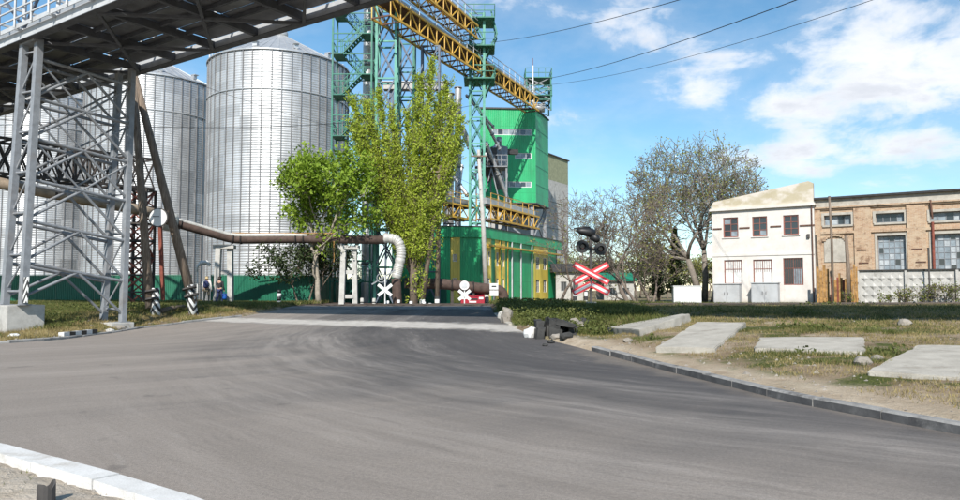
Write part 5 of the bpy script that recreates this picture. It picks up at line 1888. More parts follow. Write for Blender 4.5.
pole_top = P(478.5, 150, 52)
wire(P(490, 42.5, 60), P(760, -24, 24), .35, 'uppermost overhead wire running from the tall mast to the upper right', .035)
wire(P(540, 80, 75), P(860, -24, 26), .5, 'thick overhead wire from the green tower roof to the upper right', .045)
wire(P(534, 86, 75), P(960, -30, 27), .9, 'lower thin overhead wire from the green tower to the upper right', .03)
wire(P(-20, 118, 33), P(479, 104, 60), 1.1, 'thin dark wire sagging across the front of the silos', .035)
wire(P(133, 60, 34), P(440, 150, 48.5), .5, 'thin wire from the A-frame pole to the lamp pole', .02)
wire(P(440, 168, 48.5), P(520, 200, 58), .3, 'short wire from the lamp pole towards the green annex', .02)


# ================================================================== CROSSING SIGNAL, SIGNS, BOLLARDS
def cross_boards(g, c, w, h, thick, width, red=True, y0=0.0):
    """two crossed boards centred at c (each a red board with a white stripe, or plain white)"""
    for i, sg in enumerate((1, -1)):
        a = c + Vector((-w / 2, y0 - i * thick * 2.2, -sg * h / 2)); b = c + Vector((w / 2, y0 - i * thick * 2.2, sg * h / 2))
        bd = bar('cross_board', a, b, thick, width, red_paint if red else white_paint, g, up=(0, 1, 0)) if False else None
        d = (b - a).normalized()
        nrm = Vector((0, -1, 0)); side = nrm.cross(d)
        o = bar('cross_board', a, b, width, thick, red_paint if red else white_paint, g, up=(0, 1, 0))
        if red:
            bar('white_stripe', a + d * .05 + nrm * thick * .62, b - d * .05 + nrm * thick * .62, width * .30, thick * .3, white_paint, o, up=(0, 1, 0))


def make_signal():
    Y = 30.9
    x = P(591, 300, Y).x
    zb = gz(x, Y) - .15
    g = thing('crossing_signal', 'black railway crossing signal with twin lamps above a red and white cross', 'signal', (x, Y, zb))
    zt = P(591, 226, Y).z
    rod('post', (x, Y, zb), (x, Y, zt - .1), .11, dark_steel, g, 12)
    box('base', (x, Y, zb + .1), (.4, .4, .5), conc, g)
    c = P(591, 273.5, Y - .1)
    cross_boards(g, c, 1.47, .78, .027, .26, True)
    cc = P(591, 284.5, Y - .1)
    for sg in (-1, 1):     # chevron below
        a = cc + Vector((0, -.01 + .004 * sg, .02)); b = cc + Vector((sg * .77, -.01 + .004 * sg, -.37))
        o = bar('chevron_board', a, b, .27, .027, red_paint, g, up=(0, 1, 0))
        d = (b - a).normalized()
        bar('white_stripe', a + d * .02 + Vector((0, -.017, 0)), b - d * .06 + Vector((0, -.017, 0)), .11, .008, white_paint, o, up=(0, 1, 0))
    # lamp discs
    for px, py, r in ((582.5, 246.5, .28), (600.5, 249, .27)):
        q = P(px, py, Y - .12)
        h = thing  # noqa
        m = MB(); m.tube([q + Vector((0, .03, 0)), q + Vector((0, -.01, 0))], r, 28); disc = m.build('lamp_board', black_paint, g)
        m = MB(); m.tube([q + Vector((0, .28, 0)), q + Vector((0, .03, 0))], [.10, .16], 18); m.build('lamp_case', black_paint, disc)
        m = MB(); nseg = 14; pts = []
        vs = []; fs = []
        for k in range(nseg + 1):
            an = math.pi * (-.08 + 1.16 * k / nseg)
            for yy, rr in ((-.01, .14), (-.26, .125)):
                vs.append(q + Vector((math.cos(an) * rr, yy, math.sin(an) * rr)))
        m.add(vs, [(2 * k, 2 * k + 1, 2 * k + 3, 2 * k + 2) for k in range(nseg)]); m.build('hood', black_paint, disc)
        m = MB(); m.tube([q + Vector((0, -.011, 0)), q + Vector((0, -.03, 0))], [.115, .09], 18); m.build('lens', material('dark_red_lens', color=(.06, .008, .008), rough=.15), disc)
    bar('lamp_arm', P(581, 248, Y), P(602, 250, Y), .07, .07, dark_steel, g)
    # top unit: a smaller hooded lamp turned aside
    q = P(588, 232, Y - .05)
    m = MB(); m.tube([q + Vector((-.5, -.1, .06)), q + Vector((-.3, -.05, .03)), q + Vector((.05, 0, -.02)), q + Vector((.28, .05, -.06))], [.05, .15, .2, .16], 14); m.build('bell_housing', black_paint, g)
    m = MB(); m.tube([q + Vector((-.62, -.1, .13)), q + Vector((-.2, -.02, .2)), q + Vector((.1, 0, .2))], [.03, .05, .04], 8); m.build('hood', black_paint, g)
    q = P(594, 238, Y - .05)
    m = MB(); m.tube([q + Vector((-.1, 0, .1)), q + Vector((.12, -.02, -.06)), q + Vector((.2, -.02, -.16))], [.15, .17, .08], 12); m.build('bell_housing', black_paint, g)
    # relay box and striped bollards behind it
    for i, px in enumerate((575, 586)):
        p = P(px, 303, 43); zz = gz(p.x, 43)
        o = thing('striped_bollard', ['left of two striped bollards behind the red cross signal', 'right of two striped bollards behind the red cross signal'][i], 'bollard', (p.x, 43, zz), 'bollards behind the signal')
        rod('post', (p.x, 43, zz - .1), (p.x, 43, zz + .95), .22, stripes_post, o, 12)
        rod('cap', (p.x, 43, zz + .95), (p.x, 43, zz + 1.0), .2, white_paint, o, 12)
make_signal()


def make_signs():
    # white saltire signs beyond the crossing
    for (px, py, Y, w, extra, lab) in ((385, 290, 45.0, .85, 'ring', 'white crossed boards sign on a post near the poplar foot'), (464.5, 295, 46.5, .75, 'disc', 'white crossed boards sign with a round plate above, before the red car')):
        c = P(px, py, Y)
        zb = gz(c.x, Y)
        g = thing('crossing_sign', lab, 'sign', (c.x, Y, zb), 'white crossing signs')
        top = c.z + (.95 if extra == 'ring' else .8)
        rod('post', (c.x, Y + .06, zb - .2), (c.x, Y + .06, top), .08, white_paint, g)
        cross_boards(g, c, w, w * .8, .02, .19, False)
        if extra == 'disc':
            m = MB(); q = c + Vector((0, -.02, .62)); m.tube([q + Vector((0, .02, 0)), q + Vector((0, -.02, 0))], .3, 24); m.build('round_plate', white_paint, g)
            m = MB(); m.tube([q + Vector((0, -.021, 0)), q + Vector((0, -.03, 0))], .2, 24); m.build('round_plate_centre', pale_steel, g)
        else:
            # raised barrier counterweight frame behind
            bar('arm', c + Vector((-.85, .2, .35)), c + Vector((.6, .2, 1.25)), .08, .08, grey_paint, g)
            m = MB(); q = c + Vector((-.25, .12, .75)); pts = [q + Vector((math.cos(a) * .28, 0, math.sin(a) * .28)) for a in np.linspace(0, 2 * math.pi, 17)]
            m.tube(pts, .035, 6, False); m.build('ring', grey_paint, g)
    p = P(494, 291, 47); zb = gz(p.x, 47)
    g = thing('plate_sign', 'small white two plate road sign right of the dark pipe', 'sign', (p.x, 47, zb))
    rod('post', (p.x, 47, zb - .2), (p.x, 47, p.z + .5), .07, grey_paint, g)
    box('plate', (p.x, 46.94, p.z + .3), (.55, .03, .4), white_paint, g)
    box('plate', (p.x, 46.94, p.z - .14), (.55, .03, .36), white_paint, g)
    box('black_bar', (p.x, 46.92, p.z + .3), (.3, .012, .09), black_paint, g)
    # small white posts
    xs = (362, 374, 387.5, 398.5, 411, 424, 430)
    for i, px in enumerate(xs):
        Y = 45.5 + (i % 2) * .5
        p = P(px, 300, Y); zb = gz(p.x, Y)
        h = (.62, .6, .45, .5, .42, .4, .3)[i]
        g = thing('guard_post', ['leftmost small concrete guard post beyond the crossing', 'second small concrete guard post from the left beyond the crossing', 'white guard post right at the foot of the saltire sign',
                                 'white guard post next right of the saltire sign', 'white guard post midway between saltire sign and leaning pole', 'white guard post beside the foot of the leaning pole', 'lowest white guard post between the two wooden poles'][i], 'post', (p.x, Y, zb), 'guard posts beyond the crossing')
        mt = conc if i < 2 else white_paint
        m = MB(); m.tube([(p.x, Y, zb - .2), (p.x, Y, zb + h * .95), (p.x, Y, zb + h)], [.12, .11, .07], 10); m.build('shaft', mt, g)
        rod('band', (p.x, Y, zb + h * .5), (p.x, Y, zb + h * .62), .24, black_paint if i >= 2 else conc_dark, g, 10)
    # white post pair in front of the silo fence
    p = P(279, 299, 43); zb = gz(p.x, 43)
    g = thing('striped_marker', 'short black and white marker post before the green silo fence', 'post', (p.x, 43, zb))
    for k in range(4):
        rod('white_ring' if k % 2 == 0 else 'black_ring', (p.x, 43, zb + k * .22), (p.x, 43, zb + k * .22 + .218), .26, white_paint if k % 2 == 0 else black_paint, g, 12)
    # curved white street lamp by the walkers
    p = P(197, 300, 47); zb = gz(p.x, 47); q = P(197, 272, 47)
    g = thing('hooped_lamp', 'low white lamp with curved hood left of the walkers', 'lamp', (p.x, 47, zb))
    rod('post', (p.x, 47, zb - .1), (p.x, 47, q.z), .08, white_paint, g)
    m = MB(); m.tube([q, q + Vector((.02, 0, .35)), q + Vector((.25, 0, .6)), q + Vector((.6, 0, .62)), q + Vector((.85, 0, .45))], [.05, .07, .14, .16, .1], 10); m.build('hood', white_paint, g)
make_signs()


def make_car():
    Y = 51.5
    x0 = P(473, 300, Y).x
    zb = gz(x0, Y)
    g = thing('red_car', 'red car facing the crossing behind the round plate crossing sign', 'car', (x0, Y, zb))
    L = 3.9; hw = .82
    Q = lambda a, w, h: Vector((x0 + w, Y + a, zb + h))        # a: back along the car, w: across, h: up
    prof = [(-.5, .28), (-.5, .62), (-.47, .74), (-.3, .88), (-.27, .92), (-.14, 1.36), (.02, 1.43), (.22, 1.40), (.38, .96), (.49, .88), (.5, .6), (.5, .28)]
    m = MB(); n = len(prof); vs = []
    for sd in (-1, 1):
        for a, b in prof:
            vs.append(Q(a * L, sd * (hw if b < .95 else hw * .8), b))
    m.add(vs, [tuple(reversed(range(n))), tuple(range(n, 2 * n))] + [(i, (i + 1) % n, n + (i + 1) % n, n + i) for i in range(n)])
    m.build('body', car_red, g, bevel=.03)
    m = MB(); w0, w1 = hw * .8, hw * .7
    pts = [Q(-.262 * L - .02, -w0, .95), Q(-.262 * L - .02, w0, .95), Q(-.148 * L - .02, w1, 1.33), Q(-.148 * L - .02, -w1, 1.33)]
    m.add(pts, [(0, 1, 2, 3)]); m.add([p + Vector((0, .02, 0)) for p in pts], [(3, 2, 1, 0)])
    m.build('windscreen', glass_m, g)
    for sd in (-1, 1):
        box('headlight', Q(-.5 * L - .01, sd * .58, .68), (.3, .06, .15), white_paint, g)
        box('wing_mirror', Q(-.2 * L, sd * .93, 1.0), (.16, .08, .12), car_red, g)
        for a in (-.31, .31):
            c = Q(a * L, sd * .76, .3)
            w = rod('wheel', c + Vector((-.1, 0, 0)), c + Vector((.1, 0, 0)), .6, rubber, g, 20)
            rod('rim', c + Vector((sd * .1, 0, 0)), c + Vector((sd * .115, 0, 0)), .36, tube_grey, w, 16)
    box('grille', Q(-.5 * L - .012, 0, .62), (.7, .04, .1), black_paint, g)
    box('number_plate', Q(-.5 * L - .09, 0, .43), (.5, .02, .11), white_paint, g)
    box('bumper', Q(-.5 * L - .03, 0, .42), (1.6, .1, .18), car_red, g)
make_car()


# ================================================================== WALKERS
def skin_body(name, joints, edges, mat, parent, root):
    me = bpy.data.meshes.new(name)
    me.from_pydata([j[0] for j in joints], edges, [])
    o = bpy.data.objects.new(name, me)
    me.materials.append(mat)
    COL.objects.link(o)
    md = o.modifiers.new('Skin', 'SKIN')
    md.use_smooth_shade = True
    if not me.skin_vertices:
        raise RuntimeError('no skin layer')
    for i, j in enumerate(joints):
        r = j[1]
        me.skin_vertices[0].data[i].radius = r if hasattr(r, '__len__') else (r, r)
        me.skin_vertices[0].data[i].use_root = (i == root)
    sb = o.modifiers.new('Subdivision', 'SUBSURF'); sb.levels = 1; sb.render_levels = 2
    o.parent = parent
    W[o.name] = W[parent.name].copy()
    return o


def person(px, Y, face, label, top_m, leg_m, hair_m, prop):
    x = P(px, 300, Y).x; zb = gz(x, Y)
    g = thing('person', label, 'person', (x, Y, zb), None, face)
    # standing mid-step; local +y is forward
    J = [((0, 0, .93), (.15, .11)), ((0, .01, 1.15), (.13, .095)), ((0, .0, 1.36), (.16, .10)), ((0, .0, 1.47), .06), ((0, .02, 1.53), .05), ((0, .03, 1.60), (.075, .09)), ((0, .03, 1.69), (.07, .085)),
         ((.2, 0, 1.38), .058), ((.26, -.03, 1.1), .043), ((.27, .08, .86), .034), ((.27, .1, .78), .03),
         ((-.2, 0, 1.38), .058), ((-.26, .03, 1.1), .043), ((-.26, .14, .88), .034), ((-.26, .16, .8), .03),
         ((.1, 0, .86), .09), ((.11, .12, .5), .06), ((.11, .1, .1), .042), ((.11, .22, .04), .035),
         ((-.1, 0, .86), .09), ((-.11, -.04, .48), .06), ((-.11, -.22, .12), .042), ((-.11, -.12, .04), .035)]
    E = [(0, 1), (1, 2), (2, 3), (3, 4), (4, 5), (5, 6), (2, 7), (7, 8), (8, 9), (9, 10), (2, 11), (11, 12), (12, 13), (13, 14), (0, 15), (15, 16), (16, 17), (17, 18), (0, 19), (19, 20), (20, 21), (21, 22)]
    skin_body('body', J, E, skin_m, g, 0)
    grow_ = lambda r, k: tuple(v * k + .008 for v in r) if hasattr(r, '__len__') else r * k + .008
    JT = [(J[0][0], grow_(J[0][1], 1.08)), (J[1][0], grow_(J[1][1], 1.15)), (J[2][0], grow_(J[2][1], 1.1)), ((0, 0, 1.45), .075)] + [(J[i][0], grow_(J[i][1], 1.2)) for i in (7, 8, 9, 11, 12, 13)]
    skin_body('jacket', JT, [(0, 1), (1, 2), (2, 3), (2, 4), (4, 5), (5, 6), (2, 7), (7, 8), (8, 9)], top_m, g, 0)
    JL = [((0, 0, .93), (.155, .12))] + [(J[i][0], grow_(J[i][1], 1.15)) for i in (15, 16, 17, 19, 20, 21)]
    skin_body('trousers', JL, [(0, 1), (1, 2), (2, 3), (0, 4), (4, 5), (5, 6)], leg_m, g, 0)
    skin_body('hair', [((0, -.01, 1.62), (.095, .095)), ((0, .0, 1.71), (.09, .095)), ((0, -.05, 1.54), (.07, .05))], [(0, 1), (0, 2)], hair_m, g, 0)
    for s in (1, -1):
        f = J[18 if s > 0 else 22][0]
        mb = MB(); mb.tube([(f[0], f[1] - .16, .05), (f[0], f[1] - .05, .055), (f[0], f[1] + .08, .04)], [.045, .055, .04], 8)
        o = mb.build('shoe', cloth_black, g, W[g.name])
    M = W[g.name]
    if prop == 'backpack':
        mb = MB(); mb.tube([(0, -.22, 1.02), (0, -.25, 1.12), (0, -.24, 1.33), (0, -.2, 1.42)], [.12, .17, .16, .1], 12)
        b = mb.build('bag', cloth_navy, None, M)
        tag(b, 'navy blue backpack on the back of the fair haired walker', 'backpack')
        b.name = 'backpack'
    else:
        for sx in (1, -1):
            mb = MB(); y = .1 if sx > 0 else .16
            mb.tube([(sx * .3, y, .30), (sx * .3, y, .36), (sx * .3, y, .62), (sx * .3, y, .66)], [.10, .14, .15, .12], 14)
            b = mb.build('blue_bag', blue_plastic, None, M)
            tag(b, 'blue bag in the %s hand of the dark clothed walker' % ('right' if sx > 0 else 'left'), 'bag')
            hm = MB(); hm.tube([(sx * .3, y - .1, .65), (sx * .28, y, .8), (sx * .3, y + .1, .65)], .012, 6); hm.build('handle', blue_plastic, b, M)


person(206.5, 45.0, R(10), 'walker in pale top with fair hair and a navy backpack', cloth_white, cloth_khaki, hair_blond, 'backpack')
person(219.5, 45.4, R(-15), 'walker in dark clothes carrying blue bags beside the concrete support', cloth_black, cloth_navy, hair_dark, 'bags')

# ================================================================== TREES AND SHRUBS
def leaf_mesh(name, C, size, mat, flat=.35, elong=1.5):
    """one small quad per point, random way round"""
    n = len(C)
    C = np.asarray(C)
    a = rng.normal(size=(n, 3)); a /= np.linalg.norm(a, axis=1)[:, None]
    b = rng.normal(size=(n, 3)); b -= a * (a * b).sum(1)[:, None]; b /= np.linalg.norm(b, axis=1)[:, None]
    s = size * rng.uniform(.6, 1.3, n)[:, None]
    a = a * s * elong * .5; b = b * s * .5
    V = np.stack([C - a, C + b * .9, C + a, C - b * .9], 1).reshape(-1, 3)
    Fc = np.arange(4 * n).reshape(n, 4)
    me = bpy.data.meshes.new(name)
    me.vertices.add(4 * n); me.vertices.foreach_set('co', V.ravel())
    me.loops.add(4 * n); me.loops.foreach_set('vertex_index', Fc.ravel())
    me.polygons.add(n); me.polygons.foreach_set('loop_start', np.arange(0, 4 * n, 4)); me.polygons.foreach_set('loop_total', np.full(n, 4))
    me.update(calc_edges=True)
    me.materials.append(mat)
    return me


def rnd_dir():
    v = Vector((random.gauss(0, 1), random.gauss(0, 1), random.gauss(0, 1)))
    return v.normalized()


def grow(mb, p, d, L, r, depth, sp, tips, env=None):
    """recursive limb: bends, tapers, then forks"""
    n = 4 if depth > 1 else 3
    pts = [p.copy()]; rad = [r]
    q = p.copy(); dd = d.copy()
    for k in range(n):
        dd = (dd + rnd_dir() * sp['wig'] + Vector((0, 0, sp['up']))).normalized()
        q = q + dd * (L / n)
        if env is not None and not env(q) and depth < sp['depth'] - 0:
            dd = (dd * .3 + (sp['mid'] - q).normalized()).normalized()
        pts.append(q.copy()); rad.append(max(sp['rmin'], r * (1 - (1 - sp['taper']) * (k + 1) / n)))
        if depth <= sp['leaf_depth']:
            tips.append((q.copy(), dd.copy()))
    mb.tube(pts, rad, 7 if depth > 3 else (5 if depth > 1 else 3), depth == sp['depth'])
    if depth <= 0:
        return
    nb = random.choice(sp['forks'])
    base = random.uniform(0, 6.28)
    x, y, z = frame(dd)
    for k in range(nb):
        a = base + k * 6.283 / nb + random.uniform(-.5, .5)
        sp_a = R(random.uniform(*sp['angle']))
        nd = (dd * math.cos(sp_a) + (x * math.cos(a) + y * math.sin(a)) * math.sin(sp_a)).normalized()
        grow(mb, q, nd, L * random.uniform(*sp['ratio']), rad[-1] * (.8 if nb > 1 else .95), depth - 1, sp, tips, env)
    # side shoots along the limb
    for k in range(sp['side']):
        i = random.randrange(1, len(pts))
        a = random.uniform(0, 6.28); sa = R(random.uniform(35, 65))
        nd = (dd * math.cos(sa) + (x * math.cos(a) + y * math.sin(a)) * math.sin(sa)).normalized()
        grow(mb, pts[i], nd, L * random.uniform(.5, .75), rad[i] * .5, max(0, depth - 2), sp, tips, env)


def tree(name, label, base, L, r, sp, mat_t, mat_l, per_tip, spread, lsize, group=None, starts=None, cat='tree', env=None, elong=1.5):
    g = thing(name, label, cat, base, group)
    mb = MB(); tips = []
    sp = dict(dict(wig=.16, up=.05, rmin=.012, taper=.7, leaf_depth=1, forks=(2, 3), angle=(18, 40), ratio=(.68, .85), side=1, depth=5, mid=Vector(base) + Vector((0, 0, L * 2.5))), **sp)
    for (off, d, k) in (starts or [(Vector((0, 0, 0)), Vector((0, 0, 1)), 1.0)]):
        grow(mb, Vector(base) + off - Vector((0, 0, .15)), Vector(d).normalized(), L * k, r * k, sp['depth'], sp, tips, env)
    mb.build('trunk', mat_t, g)
    if mat_l and per_tip > 0:
        C = []
        for q, dd in tips:
            k = int(per_tip) + (random.random() < per_tip % 1)
            for _ in range(k):
                C.append(q + rnd_dir() * spread * random.random() ** .6)
        if C:
            me = leaf_mesh('crown', C, lsize, mat_l, elong=elong)
            link(bpy.data.objects.new('crown', me), None, g)
    return g, tips


def make_trees():
    # lime-green young maple in front of the silo
    b = P(319, 304, 46.5); b.z = gz(b.x, b.y)
    cen = P(333, 192, 46.5)
    env = lambda q: ((q.x - cen.x) / 3.7) ** 2 + ((q.y - 46.5) / 3.2) ** 2 + ((q.z - cen.z) / 3.9) ** 2 < 1.0
    tree('maple_tree', 'round lime green maple in front of the nearest silo', b, 3.2, .19, dict(depth=5, mid=cen, angle=(24, 56), forks=(3, 3, 2), leaf_depth=1, side=1, up=.06), bark_pale, leaf_lime, 11, .6, .17, env=env,
         starts=[(Vector((0, 0, 0)), Vector((.02, 0, 1)), 1.0)])
    # low darker shrub at its foot
    b = P(305, 285, 47.0); b.z = gz(b.x, b.y)
    tree('elder_bush', 'loose dark bush at the foot of the lime green maple', b, 1.5, .06, dict(depth=4, angle=(20, 55), leaf_depth=1), bark, leaf_dark, 5, .4, .13, cat='bush', starts=[(Vector((dx, 0, 0)), Vector((dx, .1, 1)), 1) for dx in (-.35, .2, .5)])
    # feathery poplar : many steep limbs
    b = P(414, 304, 47.5); b.z = gz(b.x, b.y)
    g = thing('poplar_tree', 'tall feathery yellow green poplar with two plumes', 'tree', b)
    mb = MB(); tips = []
    sp = dict(wig=.07, up=.10, rmin=.015, taper=.72, leaf_depth=2, forks=(2, 2, 3), angle=(8, 22), ratio=(.66, .84), side=2, depth=4, mid=Vector((b.x, b.y, 9)))
    def plume(p, d, L, r): grow(mb, p, Vector(d).normalized(), L, r, 4, sp, tips)
    fork = P(413, 262, 47.5)
    mb.tube([b - Vector((0, 0, .2)), (b + fork) / 2, fork], [.3, .25, .22], 10)
    for (tx, ty, sx) in ((432, 62, 0), (448, 84, .1), (420, 78, -.1), (455, 105, .2), (440, 95, .4), (428, 115, -.4), (452, 150, .3), (436, 140, .5), (415, 140, -.5),
                         (378, 92, -.3), (366, 104, -.1), (392, 112, .3), (372, 135, .5), (385, 140, -.4), (358, 128, .1), (398, 150, .2), (405, 190, .4), (425, 200, -.6), (440, 200, .1), (395, 210, -.3), (352, 100, .2), (350, 122, -.3), (362, 150, .4), (462, 118, -.2), (460, 140, .4), (408, 112, 0), (385, 168, .2)):
        t = P(tx, ty, 47.5 + sx * 2)
        s0 = b.lerp(fork, random.uniform(.6, 1.0)) if ty > 130 else fork
        mid = Vector((s0.x + (t.x - s0.x) * .62, s0.y + (t.y - s0.y) * .7, s0.z + (t.z - s0.z) * .5))
        n = 9; pts = []
        for k in range(n + 1):
            f = k / n
            pts.append(s0.lerp(mid, f).lerp(mid.lerp(t, f), f))
        Lb = (t - s0).length
        mb.tube(pts, [.13 * (1 - .85 * k / n) + .012 for k in range(n + 1)], 6)
        # twigs hugging the limb
        for k in range(int(Lb * 20)):
            f = random.uniform(.12, 1.0); i = min(n - 1, int(f * n)); q = pts[i].lerp(pts[i + 1], f * n - i)
            d = (pts[i + 1] - pts[i]).normalized()
            d2 = (d * .6 + rnd_dir() * .85 + Vector((0, 0, .45))).normalized()
            ln = random.choice((.5, .8, 1.2, 1.6)) * random.uniform(.7, 1.1) * (1.2 - .6 * f)
            e = q + d2 * ln
            mb.tube([q, q + d2 * ln * .5 + rnd_dir() * .04, e], [.02, .014, .008], 3, False)
            for _ in range(17):
                h = random.random()
                tips.append((q.lerp(e, h) + rnd_dir() * .17, d2))
    # low skirts of shoots around the stem
    for k in range(130):
        f = random.random()
        p = b + Vector((random.gauss(.2 - .1 * f, .34 + .5 * f), random.gauss(0, .5), .3 + f * 7.5))
        d2 = (Vector((0, 0, 1)) + rnd_dir() * .5).normalized(); ln = random.uniform(.4, 1.0)
        mb.tube([p, p + d2 * ln], [.014, .007], 3, False)
        for _ in range(14): tips.append((p + d2 * ln * random.random() + rnd_dir() * .2, d2))
    mb.build('trunk', bark, g)
    link(bpy.data.objects.new('crown', leaf_mesh('crown', [t[0] for t in tips], .088, leaf_poplar, elong=2.2)), None, g)

    # tall spreading tree beside the white house
    b = P(700, 303, 58); b.z = .5
    cen = P(696, 200, 58)
    env = lambda q: ((q.x - cen.x) / 5.6) ** 2 + ((q.y - 58) / 4.6) ** 2 + ((q.z - cen.z) / 5.9) ** 2 < 1.0
    g = thing('spreading_tree', 'large spreading tree in first thin leaf left of the white house', 'tree', b)
    mb = MB(); tips = []
    sp = dict(wig=.2, up=.03, rmin=.02, taper=.68, leaf_depth=1, forks=(2, 3), angle=(16, 44), ratio=(.68, .86), side=1, depth=5, mid=cen)
    for off, lean, h, dirs in ((Vector((0, 0, 0)), Vector((-.9, 0, 3.6)), .3, [(-1, .2, .5), (-.75, -.3, .95), (-.35, .4, 1.0), (-.9, 0, .15), (-.1, -.5, 1)]),
                               (Vector((.45, .3, 0)), Vector((.1, .2, 4.3)), .27, [(-.3, .2, 1), (.25, -.3, 1), (.1, .6, .9), (-.5, -.5, .8)]),
                               (Vector((1.0, 0, 0)), Vector((.7, -.1, 3.8)), .22, [(.8, .1, .7), (.4, -.3, 1), (.95, .2, .3), (.5, .5, .9)])):
        p0 = b + off; p1 = p0 + lean
        mb.tube([p0, p0.lerp(p1, .5) + Vector((.1, 0, 0)), p1], [h, h * .85, h * .72], 9)
        for d in dirs:
            grow(mb, p1, Vector(d).normalized(), 2.9, h * .5, 5, sp, tips, env)
    mb.build('trunk', bark_grey, g)
    C = [q + rnd_dir() * .45 * random.random() ** .6 for q, dd in tips for _ in range(2) if random.random() < .40]
    link(bpy.data.objects.new('crown', leaf_mesh('crown', C, .115, leaf_sparse)), None, g)
    # bare tree behind the signal, leaning right to left
    b = P(634, 304, 45); b.z = gz(b.x, b.y)
    tree('bare_tree', 'leaning bare brown tree with fine twigs right of the crossing signal', b, 2.6, .16, dict(depth=6, forks=(2, 3), angle=(18, 48), leaf_depth=0, side=1, rmin=.012, up=.02, wig=.24, ratio=(.68, .85)), twig_m, leaf_sparse, .1, .3, .1,
         starts=[(Vector((0, 0, 0)), Vector((-.75, 0, .75)), 1.0), (Vector((.2, .1, 0)), Vector((-.3, .2, 1)), .7)])
    b = P(560, 303, 52); b.z = gz(b.x, b.y)
    tree('bare_tree', 'bare thin twigged tree between the annex and the crossing signal', b, 2.5, .12, dict(depth=6, forks=(2, 3), angle=(18, 42), leaf_depth=0, side=1, rmin=.011, up=.03, wig=.22, ratio=(.68, .83)), twig_m, leaf_sparse, .12, .3, .1,
         starts=[(Vector((0, 0, 0)), Vector((.35, 0, 1)), 1.0), (Vector((.9, .6, 0)), Vector((.2, 0, 1)), .95)])
    b = P(652, 303, 50); b.z = gz(b.x, b.y)
    tree('bare_tree', 'budding scrubby tree behind the leaning bare tree', b, 2.2, .12, dict(depth=6, forks=(2, 3), angle=(18, 45), leaf_depth=0, side=1, rmin=.012, up=.04, wig=.22), twig_m, leaf_sparse, .28, .35, .12,
         starts=[(Vector((0, 0, 0)), Vector((-.25, 0, 1)), 1.0), (Vector((.1, .2, 0)), Vector((.05, .3, 1)), .8), (Vector((-.8, .2, 0)), Vector((-.2, .2, 1)), .85)])
    # dark conifers / thuja between
    for i, (px, Y, h, w, lab) in enumerate(((676, 62, 6.2, .9, 'dark narrow evergreen left of the white block'), (659, 68, 5.4, .9, 'dark narrow evergreen behind the budding tree'))):
        b = P(px, 303, Y); b.z = .55
        g = thing('evergreen_tree', lab, 'tree', b, 'narrow evergreens')
        mb = MB(); mb.tube([b, b + Vector((0, 0, h))], [.14, .02], 7); tips = []
        for k in range(260):
            f = random.random() ** .8; a = random.uniform(0, 6.28); rr = w * (1 - f) ** .7 * random.uniform(.6, 1.05) + .05
            q0 = b + Vector((0, 0, .3 + f * (h - .4))); q1 = q0 + Vector((math.cos(a) * rr, math.sin(a) * rr, .35))
            mb.tube([q0, q1], [.02, .008], 3, False)
            for _ in range(16): tips.append(q0.lerp(q1, random.uniform(.3, 1.05)) + rnd_dir() * .14)
        mb.build('trunk', bark, g)
        link(bpy.data.objects.new('crown', leaf_mesh('crown', tips, .14, leaf_dark)), None, g)
    # scrub along the skyline behind
    labs = ['hazy round scrub tree far behind the crossing signal', 'far scrub tree between signal and leaning bare tree', 'far scrub tree behind the budding tree', 'far low scrub tree left of the spreading tree', 'far scrub tree under the spreading crown', 'far scrub tree peeping behind the left corner of the white house']
    for i, (px, Y, L) in enumerate(((577, 90, 1.6), (612, 86, 1.5), (640, 95, 1.9), (668, 88, 1.7), (700, 92, 1.7), (722, 96, 1.6))):
        b = P(px, 300, Y); b.z = .55
        tree('scrub_tree', labs[i], b, L, .13, dict(depth=5, forks=(2, 3), angle=(20, 50), leaf_depth=1, side=1, rmin=.02), bark, leaf_dark if i % 2 else leaf_sparse, 1.1, .5, .18, 'scrub trees on the skyline',
             starts=[(Vector((dx, 0, 0)), Vector((dx * .4, .1, 1)), 1) for dx in (-.8, 0, .9)])
    # wild shoots before the concrete wall
    fa = Facade(brick_fa.p(0, 2.9, 0)[:2], DT)
    spots = [(842, .8, 'yellow green shrub at the ochre board fence'), (884, .75, 'leafy shrub at the left of the concrete wall'), (901, .85, 'leafy shrub at the second concrete panel'), (913, .8, 'tallest straggly shrub before the concrete wall joint'), (924, .75, 'straggly shrub beside the iron pole'), (944, .7, 'leafy shrub before the right end of the concrete wall'), (957, .8, 'leafy shrub cut by the right edge of the picture')]
    for px, L, lab in spots:
        b = fa.p(fa.u(px), random.uniform(-.2, .3), .55)
        tree('wild_shrub', lab, b, L * random.uniform(.5, .95), .028, dict(depth=3, forks=(2, 3), angle=(15, 40), leaf_depth=2, side=1, rmin=.01, up=.1), twig_m, leaf_weed, .55, .26, .085, 'wild shrubs before the concrete wall', cat='shrub',
             starts=[(Vector((random.uniform(-.4, .4), 0, 0)), Vector((random.uniform(-.3, .3), 0, 1)), random.uniform(.6, 1.1)) for _ in range(3)])
make_trees()

